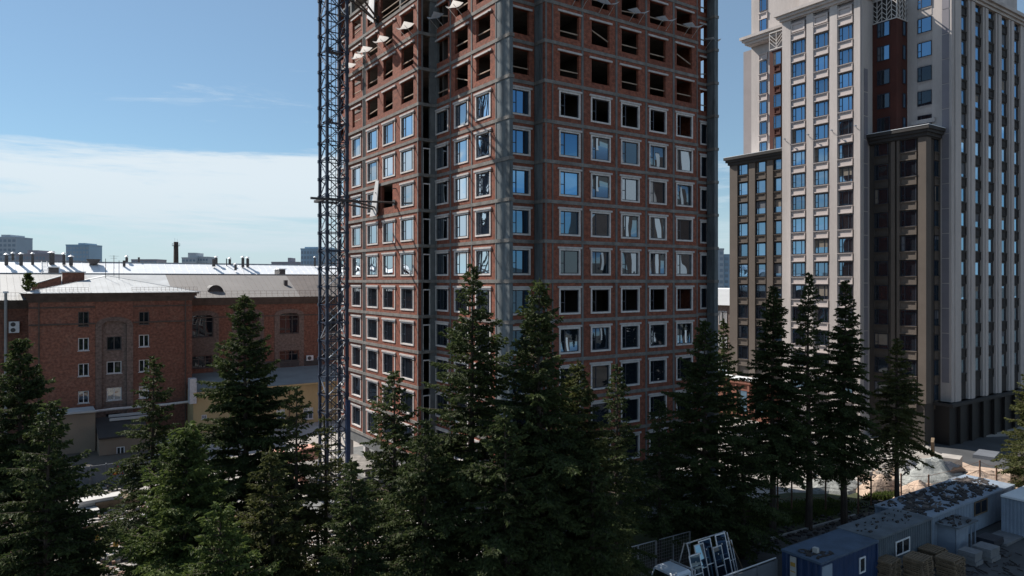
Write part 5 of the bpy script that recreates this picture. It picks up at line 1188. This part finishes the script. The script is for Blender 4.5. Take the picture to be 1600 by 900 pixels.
m = MB(); m.box(aB+.9, aB+1.15, bB0+.8, bB0+1.1, rh+.01, rh+.35); m.part('roof_box', 'white_sheet', Cb)
m = MB()
for i in range(12): t0, t1 = i*.52, (i+1)*.52; m.bar((aB+.6+.3*math.cos(t0), bB0+1.5+.3*math.sin(t0), rh+.05), (aB+.6+.3*math.cos(t1), bB0+1.5+.3*math.sin(t1), rh+.05), .04)
m.part('cable_coil', 'dark_steel', Cb)
era, erb = grd(1614, 846)
Cr = cabin('edge_cabin', 'white cabin with bright sunlit flat roof at the far right edge', era, era+7, erb, erb+2.0, .1, 2.75, 'cabin_white', 'roof_white', [(era+.6, era+1.6, .9, 2.0, 'cabin_grey')])
ka, kb_ = grd(1583, 760); kb_ -= 1.0; Dk = thing('dark_kiosk', 'tall dark timber kiosk at the right edge behind the cabins', 'kiosk', ka+1.5, kb_+1)
m = MB(); m.box(ka-.1, ka+4, kb_, kb_+1.2, 0, 2.7); m.part('wall', 'wood_dark', Dk); m = MB(); m.box(ka-.3, ka+4.3, kb_-.2, kb_+1.4, 2.703, 2.85); m.part('roof', 'debris', Dk)
for i in range(6): m = MB(); m.box(ka+.7*i, ka+.08+.7*i, kb_-.06, kb_-.001, .1, 2.6); m.part('batten', 'debris', Dk)
# little booth before the long cabin
ba, bb = grd(1494, 868); Bo = thing('small_booth', 'small pale booth with littered roof before the long white cabin', 'booth', ba+1, bb+1)
m = MB(); corr(m, 'R', bb, ba, ba+1.9, 0, 1.95, .2, .03); m.part('front_wall', 'cabin_white', Bo); m = MB(); m.box(ba+.04, ba+1.9, bb+.05, bb+1.7, 0, 1.94); m.part('body', 'cabin_white', Bo)
m = MB(); m.box(ba-.25, ba+2.9, bb-.25, bb+2.0, 1.96, 2.05); m.part('roof', 'roof_felt', Bo); litter(Bo, ba-.1, ba+2.6, bb-.1, bb+1.8, 2.055, 34, 8, .7)
for o_ in (2.1, 2.75): m = MB(); m.bar((ba+o_, bb-.1, 0), (ba+o_, bb-.1, 1.95), .05); m.part('porch_post', 'cabin_white', Bo)
rng_ = random.Random(21); m = MB()
for i in range(420):
    px = rng_.uniform(1150, 1440); f_ = (px-1205)/130; py = 843-f_*37+rng_.gauss(0, 9); a, b = grd(px, py); s = rng_.uniform(.04, .2)
    m.prism([(a+s*math.cos(t*1.3+i)*rng_.uniform(.5, 1.6), b+s*math.sin(t*1.3+i)*rng_.uniform(.5, 1.2)) for t in range(5)], 0, s*rng_.uniform(.3, .8)+.02)
for i in range(160):
    a, b = grd(rng_.uniform(1380, 1600), rng_.uniform(862, 915)); l_ = rng_.uniform(.1, .9); t = rng_.uniform(0, 3); m.bar((a, b, .04), (a+l_*math.cos(t), b+l_*math.sin(t), .05), rng_.uniform(.02, .05))
m.top('road_litter', 'debris', label='dark rubble and offcuts lying along the kerb and before the cabins', cat='rubble', kind='stuff')
# pallets
pal = MB()
for i in range(7): pal.box(-.6, .6, -.48+i*.145, -.48+i*.145+.1, .1, .122)
for i in (-.55, 0, .48): pal.box(i-.05, i+.07, -.48, .48, .022, .099); 
for i in (-.45, 0, .4): pal.box(-.6, .6, i-.03, i+.06, 0, .021)
pal_me = pal.mesh('pallet', 'wood')
for px, py, n_, lab in ((1398, 912, 11, 'leftmost stack of wooden pallets by the grey cabin'), (1448, 912, 12, 'second stack of wooden pallets from the left by the grey cabin'), (1470, 884, 8, 'wooden pallet stack against the long white cabin behind the others'), (1498, 902, 9, 'rightmost stack of wooden pallets beside the grey blocks')):
    a, b = grd(px, py); t = thing('pallet_stack', lab, 'pallets', a, b, 'stacks of wooden pallets'); rg = random.Random(px)
    for i in range(n_):
        o = link('pallet', pal_me, t, (rg.uniform(-.06, .06), rg.uniform(-.06, .06)+.5, i*.135), rg.gauss(0, .05)); o.scale = (1.25, 1.25, 1.05)
stack('block_stack', 'left cube of grey blocks right of the rightmost pallet stack', 'blocks', 1530, 884, 1.1, 1.1, 3, .3, 'block_grey')
stack('block_stack', 'right cube of grey blocks before the small booth', 'blocks', 1556, 877, 1.4, 1.2, 3, .3, 'block_grey')
stack('tarp_bundle', 'dark bundle on a pallet before the door of the long white cabin', 'bundle', 1562, 856, 1.6, 1.2, 3, .22, 'tarp_dark', wob=.1)
stack('board_stack', 'flat boards lying before the door of the long white cabin', 'boards', 1590, 846, 4, 1.6, 2, .1, 'block_grey')
# precast fence along the road, chain-link fence behind the truck
Pf = thing('precast_fence', 'grey precast panel fence with steel top rail along the near side of the road', 'fence', *grd(1160, 900))
a0, b0 = grd(1085, 930, 0); a1, b1 = grd(1262, 880, 0); b1 = b0 = bB0+2.8; a0 = on_b(1085, b0); a1 = aB-.3; n = 4
for i in range(n):
    p, q = a0+(a1-a0)*i/n, a0+(a1-a0)*(i+1)/n; m = MB(); m.box(p+.06, q-.06, b0, b0+.08, .1, 2.0); m.part('fence_panel', 'fence_panel', Pf); m = MB(); m.box(q-.055, q+.055, b0-.04, b0+.12, 0, 2.1); m.part('post', 'fence_panel', Pf)
m = MB(); m.bar((a0, b0+.04, 2.16), (a1, b0+.04, 2.16), .045, 6); m.part('top_rail', 'steel_light', Pf)
Cf = thing('chain_link_fence', 'thin steel post fence with top rail behind the truck', 'fence', *grd(1000, 880))
q0 = grd(938, 922); q1 = grd(1078, 880); h = 2.2
m = MB(); m.bar((*q0, h), (*q1, h), .035, 6); m.part('top_rail', 'steel_light', Cf)
for i in range(6): t = i/5; m = MB(); p = (q0[0]+(q1[0]-q0[0])*t, q0[1]+(q1[1]-q0[1])*t); m.bar((*p, 0), (*p, h), .04, 6); m.part('post', 'steel_light', Cf)
m = MB()
for i in range(50): t = i/50; p = (q0[0]+(q1[0]-q0[0])*t, q0[1]+(q1[1]-q0[1])*t); m.bar((*p, .1), (*p, h), .006, 3)
for i in range(9): m.bar((*q0, .2+i*.22), (*q1, .2+i*.22), .006, 3)
m.part('mesh_wire', 'steel_light', Cf, kind='stuff')
# flatbed truck, cab to the left, carrying an A-frame of window units
bt = on_a(1055, 1) if False else None
ta, tb = grd(1050, 886, 2.35)
Tr = thing('flatbed_truck', 'white flatbed truck with sloped cab parked on the shaded road', 'truck', ta+2.5, tb, z=0)
a0 = ta-1.0; b0, b1 = tb-1.0, tb+1.0
m = MB(); m.hexa([(a0, b0, .55), (a0+1.7, b0, .55), (a0+1.7, b1, .55), (a0, b1, .55), (a0+.05, b0, 1.35), (a0+1.7, b0, 1.35), (a0+1.7, b1, 1.35), (a0+.05, b1, 1.35)])
m.hexa([(a0+.052, b0+.001, 1.351), (a0+1.7, b0+.001, 1.351), (a0+1.7, b1-.001, 1.351), (a0+.052, b1-.001, 1.351), (a0+.42, b0+.1, 2.22), (a0+1.66, b0+.1, 2.22), (a0+1.66, b1-.1, 2.22), (a0+.42, b1-.1, 2.22)]); m.part('cab', 'truck_paint', Tr)
m = MB(); m.hexa([(a0+.42, b0+.1, 2.221), (a0+1.66, b0+.1, 2.221), (a0+1.66, b1-.1, 2.221), (a0+.42, b1-.1, 2.221), (a0+.6, b0+.22, 2.34), (a0+1.6, b0+.22, 2.34), (a0+1.6, b1-.22, 2.34), (a0+.6, b1-.22, 2.34)]); m.part('cab_roof', 'truck_paint', Tr)
m = MB(); m.hexa([(a0+.07, b0+.15, 1.42), (a0+.09, b0+.15, 1.42), (a0+.09, b1-.15, 1.42), (a0+.07, b1-.15, 1.42), (a0+.375, b0+.2, 2.12), (a0+.4, b0+.2, 2.12), (a0+.4, b1-.2, 2.12), (a0+.375, b1-.2, 2.12)]); m.part('windscreen', 'old_glass', Tr)
m = MB(); m.hexa([(a0+.4, b0-.005, 1.42), (a0+1.45, b0-.005, 1.42), (a0+1.45, b0+.03, 1.42), (a0+.4, b0+.03, 1.42), (a0+.68, b0+.08, 2.1), (a0+1.42, b0+.08, 2.1), (a0+1.42, b0+.12, 2.1), (a0+.68, b0+.12, 2.1)]); m.part('side_window', 'old_glass', Tr)
m = MB(); m.box(a0-.1, a0-.002, b0, b1, .45, .75); m.part('bumper', 'dark_steel', Tr)
for y in (b0+.25, b1-.45): m = MB(); m.box(a0-.03, a0-.001, y, y+.25, .85, 1.05); m.part('headlight', 'white_frame', Tr)
m = MB(); m.box(a0+.1, a0+.2, b0-.28, b0-.02, 1.5, 1.85); m.part('mirror', 'dark_steel', Tr)
m = MB(); m.box(a0+1.85, a0+6.4, b0-.08, b1+.08, .85, 1.0); m.part('bed', 'dark_steel', Tr); m = MB(); m.box(a0+1.7, a0+6.3, tb-.4, tb+.4, .5, .849); m.part('chassis', 'dark_steel', Tr)
m = MB(); m.ring(b0, b1, 1.001, 2.3, .07, a0+1.88, a0+1.95); m.v = [(y, x, z) for x, y, z in m.v]; m.f = [tuple(reversed(f)) for f in m.f]; m.part('headboard', 'steel_light', Tr)
for x in (a0+.75, a0+5.0):
    for y in (b0+.02, b1-.3):
        m = MB(); m.bar((x, y, .45), (x, y+.28, .45), .45, 18); w_ = m.part('wheel', 'tyre', Tr)
        m = MB(); m.bar((x, y-.01, .45), (x, y-.002, .45), .24, 12); m.part('wheel_rim', 'steel_light', Tr)
Rk = thing('window_rack', 'steel A-frame rack loaded with new window units on the bed of the truck', 'rack', a0+4.1, tb, z=1.0)
for x in (a0+2.2, a0+5.9):
    for s_ in (-1, 1): m = MB(); m.bar((x, tb+s_*.85, 1.0), (x, tb+s_*.12, 3.5), .04); m.part('rack_leg', 'steel_light', Rk)
m = MB(); m.bar((a0+2.2, tb, 3.5), (a0+5.9, tb, 3.5), .04); m.bar((a0+2.2, tb-.8, 1.2), (a0+5.9, tb-.8, 1.2), .04); m.part('rack_rail', 'steel_light', Rk)
m = MB(); m.bar((a0+5.9, tb-.2, 3.3), (a0+7.0, tb-.5, 1.05), .035); m.part('rack_stay', 'wood', Rk)
for i, (x, w_, h_) in enumerate(((a0+2.05, .95, 1.95), (a0+2.75, .85, 2.4), (a0+3.3, 1.1, 2.5), (a0+4.2, .85, 2.0), (a0+4.75, .95, 2.6), (a0+5.45, .85, 2.0))):
    oy = .1*(i % 3); t = thing('window_unit', ['smallest window unit, at the cab end of the rack', 'narrow tall window unit, second from the cab', 'wide blue-reflecting window unit near the middle of the rack', 'short dark window unit in the middle of the rack', 'tallest blue-reflecting window unit on the rack', 'rearmost window unit at the tail end of the rack'][i], 'window unit', x+w_/2, tb-.9+oy, 'window units loaded on the truck', z=1.02)
    t.rotation_euler = (R(-15), 0, ANG)
    m = MB(); m.ring(-w_/2, w_/2, 0, h_, .06, 0, .06); m.box(-w_/2+.06, w_/2-.06, .01, .05, h_*.4, h_*.4+.05); link('frame', m.mesh('frame', 'white_frame' if i % 2 == 0 else 'steel_light'), t)
    m = MB(); m.box(-w_/2+.05, w_/2-.05, .025, .035, .05, h_-.05); link('pane', m.mesh('pane', 'blue_glass'), t)
    m = MB(); m.box(-.04, .04, -.005, .0, h_*.75, h_*.75+.08); link('sticker', m.mesh('sticker', 'white_sheet'), t)
